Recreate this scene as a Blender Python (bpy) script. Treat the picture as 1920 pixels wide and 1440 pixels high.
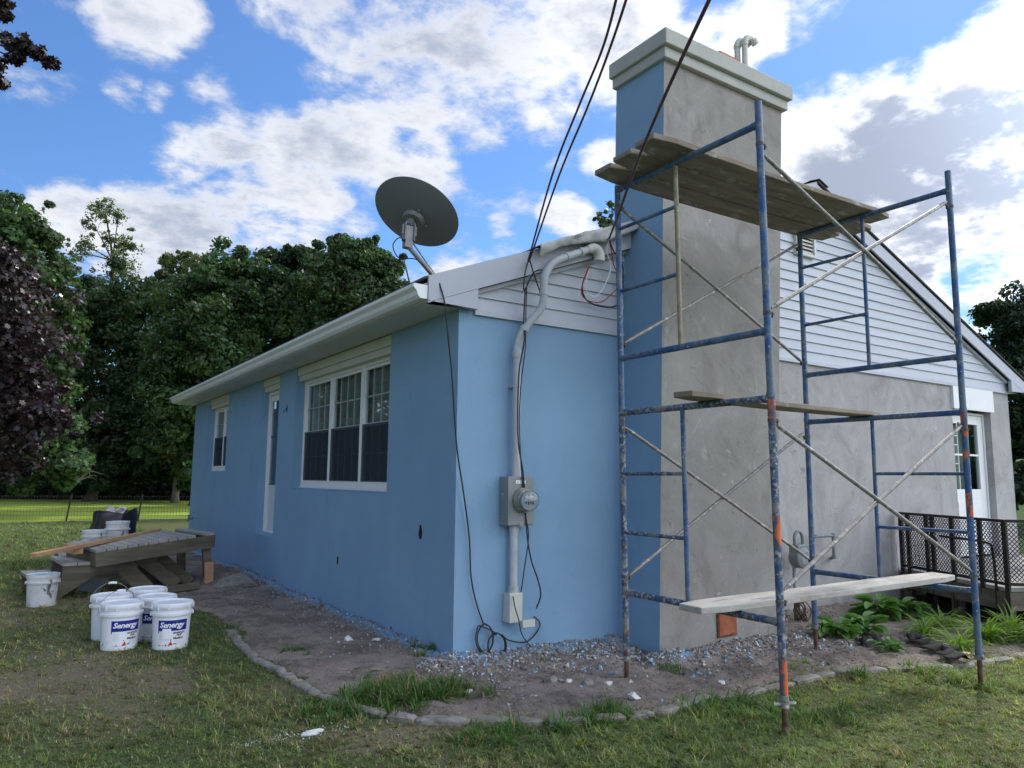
import bpy, math, random
import numpy as np
from mathutils import Vector, Matrix, noise as mnoise
sc = bpy.context.scene
for o in list(bpy.data.objects): bpy.data.objects.remove(o)
R = math.radians
# ------------------------------------------------------------------ camera
FPX = 1395.0
def _u(v): v = np.array(v, float); return v/np.linalg.norm(v)
_V = _u((20-960, 720-887, FPX)); _U = _u((3065-960, 720-914, FPX))
_e = (_U@_V)/2; _U, _V = _u(_U-_e*_V), _u(_V-_e*_U); _V = _u(_V-(_U@_V)*_U)
_Z = np.cross(_U, _V); _Z = _Z if _Z[1] > 0 else -_Z
_M = np.array([_U, _V, _Z]); RT, UP, FW = _M[:, 0], _M[:, 1], _M[:, 2]
CAM = np.array([-2.605, -4.602, 1.248])
cd = bpy.data.cameras.new("camera"); cam = bpy.data.objects.new("camera", cd); sc.collection.objects.link(cam)
cam.matrix_world = Matrix(((RT[0], UP[0], -FW[0], CAM[0]), (RT[1], UP[1], -FW[1], CAM[1]), (RT[2], UP[2], -FW[2], CAM[2]), (0, 0, 0, 1)))
cd.sensor_width = 36; cd.lens = 36*FPX/1920; cd.clip_end = 2000; cd.clip_start = .05
sc.camera = cam
# measured points of the place: where a sight line meets a real plane of the house or the ground
def ray(x, y): return (x-960)*RT+(720-y)*UP+FPX*FW
def onZ(x, y, z): r = ray(x, y); return CAM+r*(z-CAM[2])/r[2]
def onX(x, y, X): r = ray(x, y); return CAM+r*(X-CAM[0])/r[0]
def onY(x, y, Y): r = ray(x, y); return CAM+r*(Y-CAM[1])/r[1]
def at(x, y, d): return CAM+ray(x, y)/FPX*d
# ------------------------------------------------------------------ world, sun, exposure
SUN_AZ = math.atan2(.93, .37); SUN_EL = R(46)      # azimuth measured from +Y towards +X
SKY_STR = 0.115
sc.view_settings.view_transform = 'Standard'; sc.view_settings.look = 'None'
sc.view_settings.exposure = 0.34; sc.view_settings.gamma = 1
w = bpy.data.worlds.new("World"); sc.world = w; w.use_nodes = True
nt = w.node_tree; nt.nodes.clear(); N = nt.nodes.new; L = nt.links.new
def math_n(op, a, b=None, clamp=False, tree=None):
    t = tree or nt; n = t.nodes.new('ShaderNodeMath'); n.operation = op; n.use_clamp = clamp
    for i, v in enumerate((a, b)):
        if v is None: continue
        if isinstance(v, (int, float)): n.inputs[i].default_value = v
        else: t.links.new(v, n.inputs[i])
    return n.outputs[0]
def mixc(f, a, b, tree=None, mode='MIX'):
    t = tree or nt; n = t.nodes.new('ShaderNodeMix'); n.data_type = 'RGBA'; n.blend_type = mode
    for s, v in ((n.inputs[0], f), (n.inputs[6], a), (n.inputs[7], b)):
        if isinstance(v, (int, float)): s.default_value = v
        elif isinstance(v, (tuple, list)): s.default_value = (*v[:3], 1)
        else: t.links.new(v, s)
    return n.outputs[2]
def maprange(v, a, b, c=0., d=1., tree=None, smooth=True):
    t = tree or nt; n = t.nodes.new('ShaderNodeMapRange'); n.interpolation_type = 'SMOOTHSTEP' if smooth else 'LINEAR'
    t.links.new(v, n.inputs[0])
    for i, k in enumerate((a, b, c, d)): n.inputs[i+1].default_value = k
    return n.outputs[0]
tc = N('ShaderNodeTexCoord'); DIR = tc.outputs['Generated']
sky = N('ShaderNodeTexSky'); sky.sky_type = 'NISHITA'; sky.sun_disc = False
sky.sun_elevation = SUN_EL; sky.sun_rotation = SUN_AZ
sky.air_density = 1.15; sky.dust_density = .3; sky.ozone_density = 2.5; sky.altitude = 200
def noise(vec, scale, detail, rough=.55, dist=0., tree=None):
    t = tree or nt; n = t.nodes.new('ShaderNodeTexNoise'); n.inputs['Scale'].default_value = scale
    n.inputs['Detail'].default_value = detail; n.inputs['Roughness'].default_value = rough; n.inputs['Distortion'].default_value = dist
    t.links.new(vec, n.inputs['Vector']); return n.outputs['Fac']
sep = N('ShaderNodeSeparateXYZ'); L(DIR, sep.inputs[0])
zc = math_n('MAXIMUM', sep.outputs[2], 0.0); zc = math_n('ADD', zc, .22)
cmb = N('ShaderNodeCombineXYZ')
L(math_n('DIVIDE', sep.outputs[0], zc), cmb.inputs[0]); L(math_n('DIVIDE', sep.outputs[1], zc), cmb.inputs[1]); L(sep.outputs[2], cmb.inputs[2])
n1 = noise(cmb.outputs[0], 2.6, 11, .60, .15)
n2 = noise(cmb.outputs[0], 7.0, 6, .62, .2)
n3 = noise(cmb.outputs[0], 22, 5, .65, .1)
nb = noise(cmb.outputs[0], 1.1, 3, .5)
def blobs(lst):
    acc = None
    for (x, y, r, s) in lst:
        d = _u(ray(x, y)); ca = math.cos(math.atan(r*1.24/math.hypot(math.hypot(x-960, y-720), FPX)))
        n = N('ShaderNodeVectorMath'); n.operation = 'DOT_PRODUCT'; L(DIR, n.inputs[0]); n.inputs[1].default_value = tuple(d)
        v = maprange(n.outputs['Value'], ca, 1-(1-ca)*.08, 0, s, smooth=False)
        acc = v if acc is None else math_n('MAXIMUM', acc, v)
    return acc
CLOUDS = [(260, 45, 85, .8), (330, 30, 60, .8), (240, 165, 42, .62), (290, 180, 36, .6),
 (540, 20, 90, .9), (620, 70, 120, 1), (740, 60, 130, 1), (860, 70, 140, 1), (990, 80, 140, 1), (1110, 60, 120, 1), (1190, 30, 90, 1), (1230, 0, 70, 1),
 (770, 170, 110, 1), (900, 190, 110, .95), (690, 250, 100, .95), (610, 270, 90, .95), (520, 280, 90, .9), (430, 270, 85, .9), (360, 300, 75, .85), (800, 280, 80, .8), (1010, 170, 90, .9), (400, 180, 50, .55), (590, 350, 70, .8),
 (420, 385, 90, .9), (500, 420, 85, .9), (340, 430, 100, .95), (240, 440, 90, .9), (150, 440, 90, .85), (90, 430, 70, .8), (590, 420, 60, .8), (660, 450, 50, .65), (430, 350, 60, .7),
 (1390, 60, 70, .9), (1440, 20, 80, .95), (1520, 0, 80, .9), (1330, 60, 70, .75),
 (1880, 110, 100, 1), (1800, 160, 90, 1), (1910, 200, 120, 1), (1730, 170, 60, .85), (1660, 190, 75, .95), (1580, 190, 60, .8), (1520, 240, 90, .95), (1600, 300, 120, 1), (1700, 320, 150, 1.1), (1820, 300, 150, 1.1), (1920, 320, 130, 1.1), (1700, 430, 130, 1.1), (1830, 430, 130, 1.05), (1920, 470, 90, 1), (1720, 520, 90, 1), (1650, 400, 90, 1), (1840, 520, 90, .85), (1760, 580, 60, .8),
 (870, 500, 60, .8), (930, 500, 50, .7), (1080, 420, 45, .72), (1050, 400, 40, .66), (1130, 300, 40, .64), (940, 430, 30, .5), (1480, 330, 60, .8)]
DARKS = [(1740, 290, 150, 1.2), (1650, 280, 100, 1), (1880, 290, 140, 1.1), (1590, 330, 80, .9), (1740, 390, 120, .85), (1820, 470, 80, .8), (1740, 520, 60, .7), (920, 40, 160, .45), (1120, 60, 110, .35), (760, 90, 120, .55), (610, 40, 90, .5), (350, 440, 110, .55), (420, 400, 80, .4), (600, 270, 90, .45), (450, 290, 70, .4), (240, 60, 60, .3), (1900, 200, 60, .6)]
mask = blobs(CLOUDS); dk = blobs(DARKS)
# elsewhere in the sky (outside the view) ordinary broken cloud
back = N('ShaderNodeVectorMath'); back.operation = 'DOT_PRODUCT'; L(DIR, back.inputs[0]); back.inputs[1].default_value = tuple(FW)
outside = maprange(back.outputs['Value'], .76, .62)
gen = math_n('MULTIPLY', maprange(nb, .38, .6), outside)
mask = math_n('MAXIMUM', mask, math_n('MULTIPLY', gen, .95))
dens = math_n('ADD', math_n('MULTIPLY', mask, .86), math_n('MULTIPLY', math_n('SUBTRACT', n1, .5), 2.9))
dens = math_n('ADD', dens, math_n('MULTIPLY', math_n('SUBTRACT', n2, .5), 1.5))
dens = math_n('ADD', dens, math_n('MULTIPLY', math_n('SUBTRACT', n3, .5), .5))
alpha = maprange(dens, .20, .86)
dk2 = math_n('ADD', dk, math_n('MULTIPLY', math_n('SUBTRACT', n1, .5), 1.9))
dk2 = math_n('ADD', dk2, math_n('MULTIPLY', math_n('SUBTRACT', n2, .5), 1.9))
dk2 = math_n('ADD', dk2, math_n('MULTIPLY', math_n('SUBTRACT', n3, .5), .6))
shade = math_n('MULTIPLY', maprange(dk2, .05, 1.05), maprange(dens, .42, 1.0))
sb = N('ShaderNodeVectorMath'); sb.operation = 'DOT_PRODUCT'; L(DIR, sb.inputs[0]); sb.inputs[1].default_value = tuple(_u(ray(1900, 60)))
white = mixc(maprange(sb.outputs['Value'], .80, .98), (.63, .65, .70), (.93, .93, .96))
ccol = mixc(shade, white, (.31, .36, .46))
edge = maprange(dens, .3, .75, .86, 1.06)
# out-of-view clouds facing the gable, boosted as added fill for the walls
bk2 = N('ShaderNodeVectorMath'); bk2.operation = 'DOT_PRODUCT'; L(DIR, bk2.inputs[0]); bk2.inputs[1].default_value = tuple(_u((.55, -1, .35)))
fill_gain = maprange(bk2.outputs['Value'], .05, .80, 1.05, 5.0)
lp = N('ShaderNodeVectorMath'); lp.operation = 'SCALE'; L(ccol, lp.inputs[0]); L(math_n('MULTIPLY', edge, fill_gain), lp.inputs['Scale'])
skys = N('ShaderNodeVectorMath'); skys.operation = 'SCALE'; L(sky.outputs[0], skys.inputs[0]); skys.inputs['Scale'].default_value = SKY_STR
tint = N('ShaderNodeVectorMath'); tint.operation = 'MULTIPLY'; L(skys.outputs[0], tint.inputs[0]); tint.inputs[1].default_value = (.58, .80, 1.08)
col = mixc(alpha, tint.outputs[0], lp.outputs[0])
bg = N('ShaderNodeBackground'); bg.inputs['Strength'].default_value = 1.0; L(col, bg.inputs[0])
wo = N('ShaderNodeOutputWorld'); L(bg.outputs[0], wo.inputs[0])
w.cycles.sampling_method = 'MANUAL'; w.cycles.sample_map_resolution = 512
sd = bpy.data.lights.new("sun", 'SUN'); sd.energy = 2.3; sd.angle = R(7); sd.color = (1, .95, .86)
so = bpy.data.objects.new("sun", sd); sc.collection.objects.link(so)
sv = Vector((math.sin(SUN_AZ)*math.cos(SUN_EL), math.cos(SUN_AZ)*math.cos(SUN_EL), math.sin(SUN_EL)))
so.rotation_euler = sv.to_track_quat('Z', 'Y').to_euler()
sc.render.engine = 'CYCLES'; sc.cycles.max_bounces = 6; sc.cycles.transparent_max_bounces = 16
# ------------------------------------------------------------------ helpers
ORG = {}
def tag(o, label=None, cat=None, group=None, kind=None):
    if label: o['label'] = label
    if cat: o['category'] = cat
    if group: o['group'] = group
    if kind: o['kind'] = kind
    return o
def empty(name, loc, label=None, cat=None, group=None, parent=None):
    o = bpy.data.objects.new(name, None); sc.collection.objects.link(o); o.empty_display_size = .1
    base = ORG[parent] if parent else Vector((0, 0, 0))
    o.location = Vector(loc)-base; ORG[o] = Vector(loc)
    if parent: o.parent = parent
    return tag(o, label, cat, group)
class MB:
    def __init__(s): s.v = []; s.f = []
    def add(s, vs, fs):
        n = len(s.v); s.v += [tuple(map(float, v)) for v in vs]; s.f += [tuple(i+n for i in f) for f in fs]; return s
    def box(s, x0, x1, y0, y1, z0, z1):
        return s.add([(x0, y0, z0), (x1, y0, z0), (x1, y1, z0), (x0, y1, z0), (x0, y0, z1), (x1, y0, z1), (x1, y1, z1), (x0, y1, z1)],
                     [(0, 3, 2, 1), (4, 5, 6, 7), (0, 1, 5, 4), (1, 2, 6, 5), (2, 3, 7, 6), (3, 0, 4, 7)])
    def hexa(s, b, t):   # 4 bottom + 4 top points
        return s.add(list(b)+list(t), [(0, 3, 2, 1), (4, 5, 6, 7), (0, 1, 5, 4), (1, 2, 6, 5), (2, 3, 7, 6), (3, 0, 4, 7)])
    def beam(s, a, b, wd, th, up=(0, 0, 1), seg=1, jit=0):
        a, b = Vector(a), Vector(b); d = (b-a).normalized(); u = Vector(up); sd_ = d.cross(u).normalized(); u = sd_.cross(d).normalized()
        vs = []; fs = []
        for k in range(seg+1):
            c = a.lerp(b, k/seg); j = [random.uniform(-jit, jit) for _ in range(4)]
            vs += [c+sd_*(wd/2+j[0])+u*(th/2+j[1]*.5), c-sd_*(wd/2+j[2])+u*(th/2+j[3]*.5), c-sd_*(wd/2+j[2])-u*(th/2+j[1]*.5), c+sd_*(wd/2+j[0])-u*(th/2+j[3]*.5)]
            if k:
                p = 4*(k-1); q = 4*k
                for i in range(4): fs.append((p+i, p+(i+1) % 4, q+(i+1) % 4, q+i))
        fs += [(3, 2, 1, 0), (4*seg, 4*seg+1, 4*seg+2, 4*seg+3)]
        return s.add(vs, fs)
    def tube(s, pts, r, n=10, cap=True):
        pts = [Vector(p) for p in pts]; rs = r if isinstance(r, (list, tuple)) else [r]*len(pts)
        vs = []; fs = []; pu = None
        for i, p in enumerate(pts):
            d = (pts[min(i+1, len(pts)-1)]-pts[max(i-1, 0)])
            d = d.normalized() if d.length > 1e-9 else Vector((0, 0, 1))
            if pu is None:
                pu = d.orthogonal().normalized()
            pu = (pu-d*pu.dot(d)); pu = pu.normalized() if pu.length > 1e-6 else d.orthogonal().normalized()
            q = d.cross(pu)
            for k in range(n):
                a = 2*math.pi*k/n; vs.append(p+(pu*math.cos(a)+q*math.sin(a))*rs[i])
            if i:
                for k in range(n):
                    fs.append(((i-1)*n+k, (i-1)*n+(k+1) % n, i*n+(k+1) % n, i*n+k))
        if cap: fs += [tuple(reversed(range(n))), tuple(range((len(pts)-1)*n, len(pts)*n))]
        return s.add(vs, fs)
    def lathe(s, c, prof, n=32, ax=None, cap=True):  # prof: (r, h)
        c = Vector(c); M3 = Vector((0, 0, 1)).rotation_difference(Vector(ax)).to_matrix() if ax is not None else Matrix.Identity(3)
        vs = []; fs = []
        for i, (r, h) in enumerate(prof):
            for k in range(n):
                a = 2*math.pi*k/n; vs.append(c+M3@Vector((r*math.cos(a), r*math.sin(a), h)))
            if i:
                for k in range(n): fs.append(((i-1)*n+k, (i-1)*n+(k+1) % n, i*n+(k+1) % n, i*n+k))
        if cap: fs += [tuple(reversed(range(n))), tuple(range((len(prof)-1)*n, len(prof)*n))]
        return s.add(vs, fs)
    def build(s, name, mat, parent=None, origin=None, smooth=False, bevel=0, auto=False):
        if origin is None: origin = ORG[parent] if parent else Vector((0, 0, 0))
        origin = Vector(origin)
        me = bpy.data.meshes.new(name); me.from_pydata([(v[0]-origin[0], v[1]-origin[1], v[2]-origin[2]) for v in s.v], [], s.f)
        me.materials.append(mat); me.update()
        if smooth: me.polygons.foreach_set('use_smooth', [True]*len(me.polygons))
        o = bpy.data.objects.new(name, me); sc.collection.objects.link(o)
        if parent: o.parent = parent; o.location = origin-ORG[parent]
        else: o.location = origin
        ORG[o] = origin
        if bevel:
            m = o.modifiers.new('bevel', 'BEVEL'); m.width = bevel; m.segments = 2; m.limit_method = 'ANGLE'; m.angle_limit = R(40)
        if auto:
            try: me.set_sharp_from_angle(angle=R(38))
            except Exception: pass
        return o
def copy_tree(o, parent=None):
    c = o.copy(); sc.collection.objects.link(c)
    if parent: c.parent = parent
    for ch in list(o.children): copy_tree(ch, c)
    return c
def spline(pts, k=8):
    P = [Vector(p) for p in pts]; P = [P[0]*2-P[1]]+P+[P[-1]*2-P[-2]]; out = []
    for i in range(1, len(P)-2):
        for j in range(k):
            t = j/k; a, b, c, d = P[i-1:i+3]
            out.append(.5*((2*b)+(-a+c)*t+(2*a-5*b+4*c-d)*t*t+(-a+3*b-3*c+d)*t**3))
    out.append(P[-2]); return out
# ------------------------------------------------------------------ materials
def nmat(name, ramp, scale=4, detail=6, rough=.8, bump=0, bscale=60, stretch=(1, 1, 1), metal=0, spec=.3, dist=0, second=None, rr=None, attr=None, nr=.6, lines=None):
    m = bpy.data.materials.new(name); m.use_nodes = True; t = m.node_tree; b = t.nodes['Principled BSDF']
    tcn = t.nodes.new('ShaderNodeTexCoord'); mp = t.nodes.new('ShaderNodeMapping'); mp.inputs['Scale'].default_value = stretch
    t.links.new(tcn.outputs['Object'], mp.inputs[0])
    fac = noise(mp.outputs[0], scale, detail, nr, dist, tree=t)
    cr = t.nodes.new('ShaderNodeValToRGB'); e = cr.color_ramp.elements
    while len(e) < len(ramp): e.new(.5)
    for el, (p, c) in zip(e, ramp): el.position = p; el.color = (*c, 1)
    t.links.new(fac, cr.inputs[0]); colr = cr.outputs[0]
    if second:   # (scale, lo, hi, color, stretch)
        for (s2, lo, hi, c2, st) in second:
            mp2 = t.nodes.new('ShaderNodeMapping'); mp2.inputs['Scale'].default_value = st; mp2.inputs['Location'].default_value = (s2*1.3, 3.1, 7.7)
            t.links.new(tcn.outputs['Object'], mp2.inputs[0])
            f2 = noise(mp2.outputs[0], s2, 7, .62, 0, tree=t)
            colr = mixc(maprange(f2, lo, hi, tree=t), colr, c2, tree=t)
    if lines:
        mpl = t.nodes.new('ShaderNodeMapping'); mpl.inputs['Scale'].default_value = (1, 1, 1.5); mpl.inputs['Rotation'].default_value = (0, .6, 0); t.links.new(tcn.outputs['Object'], mpl.inputs[0])
        for (ls, lw, lc, ld) in lines:
            q_ = math_n('ABSOLUTE', math_n('SUBTRACT', noise(mpl.outputs[0], ls, 2.5, .5, ld, tree=t), .5, tree=t), tree=t)
            gate = maprange(noise(tcn.outputs['Object'], 3.1+ls, 3, .5, 0, tree=t), .52, .62, tree=t)
            colr = mixc(math_n('MULTIPLY', maprange(q_, lw, 0, tree=t), gate, tree=t), colr, lc, tree=t)
    if attr:
        an = t.nodes.new('ShaderNodeAttribute'); an.attribute_name = 'tint'
        sc_ = t.nodes.new('ShaderNodeVectorMath'); sc_.operation = 'MULTIPLY'; t.links.new(colr, sc_.inputs[0]); t.links.new(an.outputs['Color'], sc_.inputs[1]); colr = sc_.outputs[0]
    t.links.new(colr, b.inputs['Base Color'])
    b.inputs['Roughness'].default_value = rough; b.inputs['Metallic'].default_value = metal; b.inputs['Specular IOR Level'].default_value = spec
    if rr: t.links.new(maprange(fac, .3, .7, rr[0], rr[1], tree=t), b.inputs['Roughness'])
    if bump:
        bn = t.nodes.new('ShaderNodeBump'); bn.inputs['Strength'].default_value = 1; bn.inputs['Distance'].default_value = bump
        t.links.new(noise(mp.outputs[0], bscale, 5, .65, tree=t), bn.inputs['Height']); t.links.new(bn.outputs[0], b.inputs['Normal'])
    return m
def leafmat(name, base, trans=.35, rough=.5):
    m = bpy.data.materials.new(name); m.use_nodes = True; t = m.node_tree; t.nodes.clear()
    an = t.nodes.new('ShaderNodeAttribute'); an.attribute_name = 'tint'
    c = mixc(1, base, an.outputs['Color'], tree=t, mode='MULTIPLY')
    p = t.nodes.new('ShaderNodeBsdfPrincipled'); t.links.new(c, p.inputs['Base Color']); p.inputs['Roughness'].default_value = rough; p.inputs['Specular IOR Level'].default_value = .35
    tr = t.nodes.new('ShaderNodeBsdfTranslucent'); c2 = mixc(1, c, (1.3, 1.5, .7), tree=t, mode='MULTIPLY'); t.links.new(c2, tr.inputs[0])
    mx = t.nodes.new('ShaderNodeMixShader'); mx.inputs[0].default_value = trans; t.links.new(p.outputs[0], mx.inputs[1]); t.links.new(tr.outputs[0], mx.inputs[2])
    o = t.nodes.new('ShaderNodeOutputMaterial'); t.links.new(mx.outputs[0], o.inputs[0]); return m
M = {}
M['blue'] = nmat('blue_stucco', lines=[(1.0, .02, (.22, .375, .535), 1.0)], ramp=[(.25, (.215, .355, .505)), (.75, (.26, .41, .565))], scale=1.6, detail=7, rough=.9, bump=.006, bscale=170, spec=.15, second=[(5, .62, .8, (.26, .42, .57), (1, 1, 1)), (3.2, .6, .78, (.185, .32, .46), (1, 1, .3))])
M['gray'] = nmat('gray_base_coat', lines=[(1.3, .007, (.24, .235, .225), 1.6), (2.6, .006, (.48, .475, .465), 1.2)], ramp=[(.30, (.28, .27, .26)), (.43, (.335, .325, .315)), (.56, (.375, .365, .355)), (.74, (.43, .42, .41))], scale=2.4, detail=10, rough=.92, bump=.004, bscale=28, stretch=(1, 1, .8), dist=1.3, spec=.15, nr=.62,
    second=[(9, .60, .72, (.42, .41, .395), (1, 1, .5)), (2.6, .60, .72, (.27, .26, .245), (1, 1, .6)), (16, .70, .76, (.48, .47, .455), (2.5, 2.5, .3))])
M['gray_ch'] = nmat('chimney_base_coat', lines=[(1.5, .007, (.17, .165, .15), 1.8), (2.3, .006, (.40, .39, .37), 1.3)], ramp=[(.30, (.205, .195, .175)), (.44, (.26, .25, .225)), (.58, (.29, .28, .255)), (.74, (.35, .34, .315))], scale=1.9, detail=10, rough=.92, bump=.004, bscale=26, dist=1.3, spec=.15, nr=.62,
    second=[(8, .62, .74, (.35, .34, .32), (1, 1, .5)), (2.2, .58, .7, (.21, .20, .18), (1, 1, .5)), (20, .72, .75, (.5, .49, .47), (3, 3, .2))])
M['white'] = nmat('white_trim', [(.3, (.70, .71, .70)), (.7, (.78, .79, .78))], 3, 5, .45, .0008, 40)
M['cream'] = nmat('cream_trim', [(.3, (.50, .51, .45)), (.7, (.57, .58, .52))], 3, 5, .5, .0008, 40)
M['siding'] = nmat('grey_vinyl_siding', [(.3, (.43, .46, .51)), (.7, (.49, .52, .57))], 2.5, 6, .55, .001, 30, stretch=(.4, 1, 5), second=[(6, .6, .8, (.40, .42, .46), (1, 1, 1))])
M['rake'] = nmat('rake_metal', [(.3, (.38, .40, .45)), (.7, (.44, .46, .51))], 2, 5, .5, .001, 12)
M['shingle'] = nmat('shingle', [(.3, (.06, .058, .055)), (.7, (.14, .135, .13))], 30, 5, .95, .004, 120)
M['membrane'] = nmat('grey_membrane', [(.3, (.33, .33, .32)), (.7, (.50, .50, .49))], 7, 7, .8, .004, 30)
M['cap'] = nmat('tan_cap_render', [(.3, (.40, .40, .365)), (.7, (.46, .46, .425))], 3, 7, .9, .002, 170)
M['clay'] = nmat('clay_flue', [(.3, (.32, .13, .07)), (.7, (.45, .22, .13))], 12, 5, .9)
M['pvc'] = nmat('weathered_pvc', [(.3, (.50, .50, .44)), (.7, (.62, .62, .56))], 8, 5, .5)
M['conduit'] = nmat('conduit_paint', [(.3, (.40, .42, .44)), (.7, (.50, .52, .54))], 10, 7, .55, .0008, 60, second=[(18, .64, .72, (.35, .36, .36), (1, 1, .5)), (4, .7, .75, (.25, .42, .6), (1, 1, 1))])
M['meterbox'] = nmat('meter_enamel', [(.3, (.20, .215, .215)), (.7, (.26, .275, .275))], 6, 6, .5, .0005, 60, second=[(22, .66, .7, (.5, .52, .53), (1, 1, 1))])
M['beige'] = nmat('beige_plastic', [(.3, (.50, .50, .45)), (.7, (.58, .58, .53))], 6, 5, .5)
M['dish'] = nmat('dish_grey', [(.3, (.16, .17, .195)), (.7, (.19, .20, .225))], 3, 5, .55, .0003, 200)
M['dishrim'] = nmat('dish_mount_grey', [(.3, (.16, .165, .17)), (.7, (.24, .245, .25))], 12, 5, .5, metal=.2)
M['black'] = nmat('black_cable', [(.3, (.012, .012, .014)), (.7, (.03, .03, .035))], 30, 4, .5)
M['cable'] = nmat('service_cable', [(.3, (.09, .05, .075)), (.7, (.15, .10, .13))], 14, 4, .7)
M['red'] = nmat('red_jacket', [(.3, (.35, .03, .03)), (.7, (.45, .05, .04))], 9, 4, .5)
M['blackmetal'] = nmat('black_railing', [(.3, (.012, .010, .009)), (.62, (.03, .022, .018)), (.8, (.09, .04, .02))], 9, 7, .55, .0006, 80)
M['scaf'] = nmat('scaffold_blue', [(.28, (.03, .065, .13)), (.5, (.035, .095, .24)), (.7, (.09, .16, .26))], 5, 6, .45, .0006, 60,
    second=[(9, .42, .62, (.13, .17, .21), (1, 1, 1)), (17, .60, .70, (.24, .25, .26), (1, 1, 1)), (45, .60, .68, (.36, .36, .36), (1, 1, 1)), (13, .66, .72, (.12, .08, .06), (1, 1, 1))])
M['scaf_worn'] = nmat('scaffold_blue_worn', [(.28, (.04, .06, .10)), (.5, (.05, .09, .17)), (.7, (.12, .14, .18))], 5, 6, .55, .001, 60,
    second=[(38, .50, .60, (.36, .34, .31), (1, 1, 1)), (8, .50, .60, (.23, .22, .21), (1, 1, 1)), (11, .58, .66, (.10, .065, .05), (1, 1, 1))])
M['galv'] = nmat('galvanised_brace', [(.3, (.17, .165, .15)), (.6, (.27, .26, .235)), (.8, (.40, .39, .36))], 16, 8, .5, .001, 70, metal=.3,
    second=[(30, .56, .64, (.48, .46, .42), (1, 1, 1)), (10, .66, .74, (.10, .06, .04), (1, 1, 1))])
M['tan_tube'] = nmat('yellowed_tube', [(.3, (.20, .17, .10)), (.7, (.33, .29, .20))], 12, 7, .6, .001, 70, second=[(24, .58, .66, (.42, .40, .37), (1, 1, 1))])
M['rust'] = nmat('rusty_steel', [(.3, (.06, .035, .025)), (.55, (.13, .075, .05)), (.8, (.24, .17, .13))], 22, 7, .85, .001, 90)
M['orange'] = nmat('orange_marking', [(.3, (.50, .12, .04)), (.7, (.66, .18, .07))], 14, 6, .7, .0008, 90, second=[(22, .46, .56, (.10, .10, .13), (1, 1, .5))])
M['rustdoor'] = nmat('rust_orange_door', [(.3, (.20, .06, .03)), (.7, (.38, .13, .06))], 12, 7, .85, .001, 50)
M['plank'] = nmat('scaffold_plank', [(.28, (.16, .13, .10)), (.5, (.24, .20, .155)), (.72, (.33, .29, .23))], 6, 8, .9, .003, 50, stretch=(.25, 2, 2), second=[(11, .56, .68, (.40, .38, .34), (.6, 1, 1)), (3, .6, .75, (.12, .10, .085), (.4, 1, 1))])
M['plank_white'] = nmat('plaster_caked_plank', [(.3, (.34, .325, .29)), (.6, (.46, .44, .40)), (.8, (.55, .53, .49))], 8, 8, .9, .004, 40, stretch=(.4, 1.5, 1.5), second=[(9, .52, .70, (.30, .26, .21), (.5, 1.4, 1)), (4, .55, .7, (.42, .39, .33), (1, 1, 1)), (30, .6, .7, (.22, .19, .15), (1, 1, 1))])
M['oldwood'] = nmat('weathered_deck_wood', [(.28, (.075, .065, .045)), (.5, (.12, .105, .075)), (.75, (.19, .17, .13))], 5, 8, .9, .003, 40, stretch=(.3, 1, 3), second=[(6, .6, .75, (.05, .06, .035), (1, 1, 1))])
M['graywood'] = nmat('silvered_boards', [(.28, (.23, .22, .20)), (.55, (.33, .32, .29)), (.8, (.42, .41, .37))], 6, 8, .9, .003, 40, stretch=(1, .3, 1))
M['freshwood'] = nmat('fresh_lumber', [(.28, (.34, .19, .10)), (.6, (.45, .28, .16)), (.8, (.52, .36, .22))], 6, 8, .8, .002, 40, stretch=(.4, .4, 3))
M['bucket'] = nmat('white_bucket_plastic', [(.3, (.72, .74, .78)), (.7, (.80, .82, .85))], 4, 5, .35, second=[(9, .68, .76, (.58, .58, .58), (1, 1, 1))])
M['dirtybucket'] = nmat('dirty_bucket_plastic', [(.3, (.50, .50, .48)), (.7, (.66, .67, .67))], 7, 7, .6, .001, 40, second=[(10, .58, .64, (.12, .12, .12), (1, 1, .5)), (5, .6, .72, (.36, .34, .31), (1, 1, 1))])
M['bandblue'] = nmat('label_navy', [(.3, (.012, .018, .20)), (.7, (.016, .024, .24))], 5, 3, .4)
M['textwhite'] = nmat('label_white', [(.3, (.78, .78, .80)), (.7, (.82, .82, .83))], 5, 3, .5)
M['textblack'] = nmat('label_black', [(.3, (.02, .02, .03)), (.7, (.03, .03, .04))], 5, 3, .5)
M['textgrey'] = nmat('label_grey', [(.3, (.45, .46, .5)), (.7, (.5, .51, .55))], 5, 3, .5)
M['textred'] = nmat('label_red', [(.3, (.55, .03, .03)), (.7, (.6, .04, .04))], 5, 3, .5)
M['wetpaint'] = nmat('pale_blue_paint', [(.3, (.35, .58, .75)), (.7, (.42, .64, .8))], 5, 3, .25)
M['bag'] = nmat('black_bag_plastic', [(.3, (.006, .006, .008)), (.7, (.02, .02, .025))], 8, 5, .3, .006, 18, spec=.5)
M['metalsheet'] = nmat('dull_metal_sheet', [(.3, (.16, .18, .19)), (.7, (.24, .26, .28))], 5, 6, .5, metal=.3)
M['stone'] = nmat('edging_stone', [(.28, (.13, .12, .10)), (.5, (.23, .215, .185)), (.75, (.34, .325, .29))], 16, 9, .95, .006, 60, second=[(6, .6, .72, (.13, .14, .09), (1, 1, 1))])
M['rubwhite'] = nmat('plaster_chunk', [(.3, (.52, .52, .50)), (.7, (.72, .72, .70))], 16, 6, .9, .003, 60)
M['rubble'] = nmat('rubble_mix', [(.3, (1, 1, 1)), (.7, (1, 1, 1))], 3, 2, .95, attr=True)
M['fabric'] = nmat('landscape_fabric', [(.3, (.010, .010, .012)), (.7, (.03, .03, .032))], 12, 5, .85, .002, 120)
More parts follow.
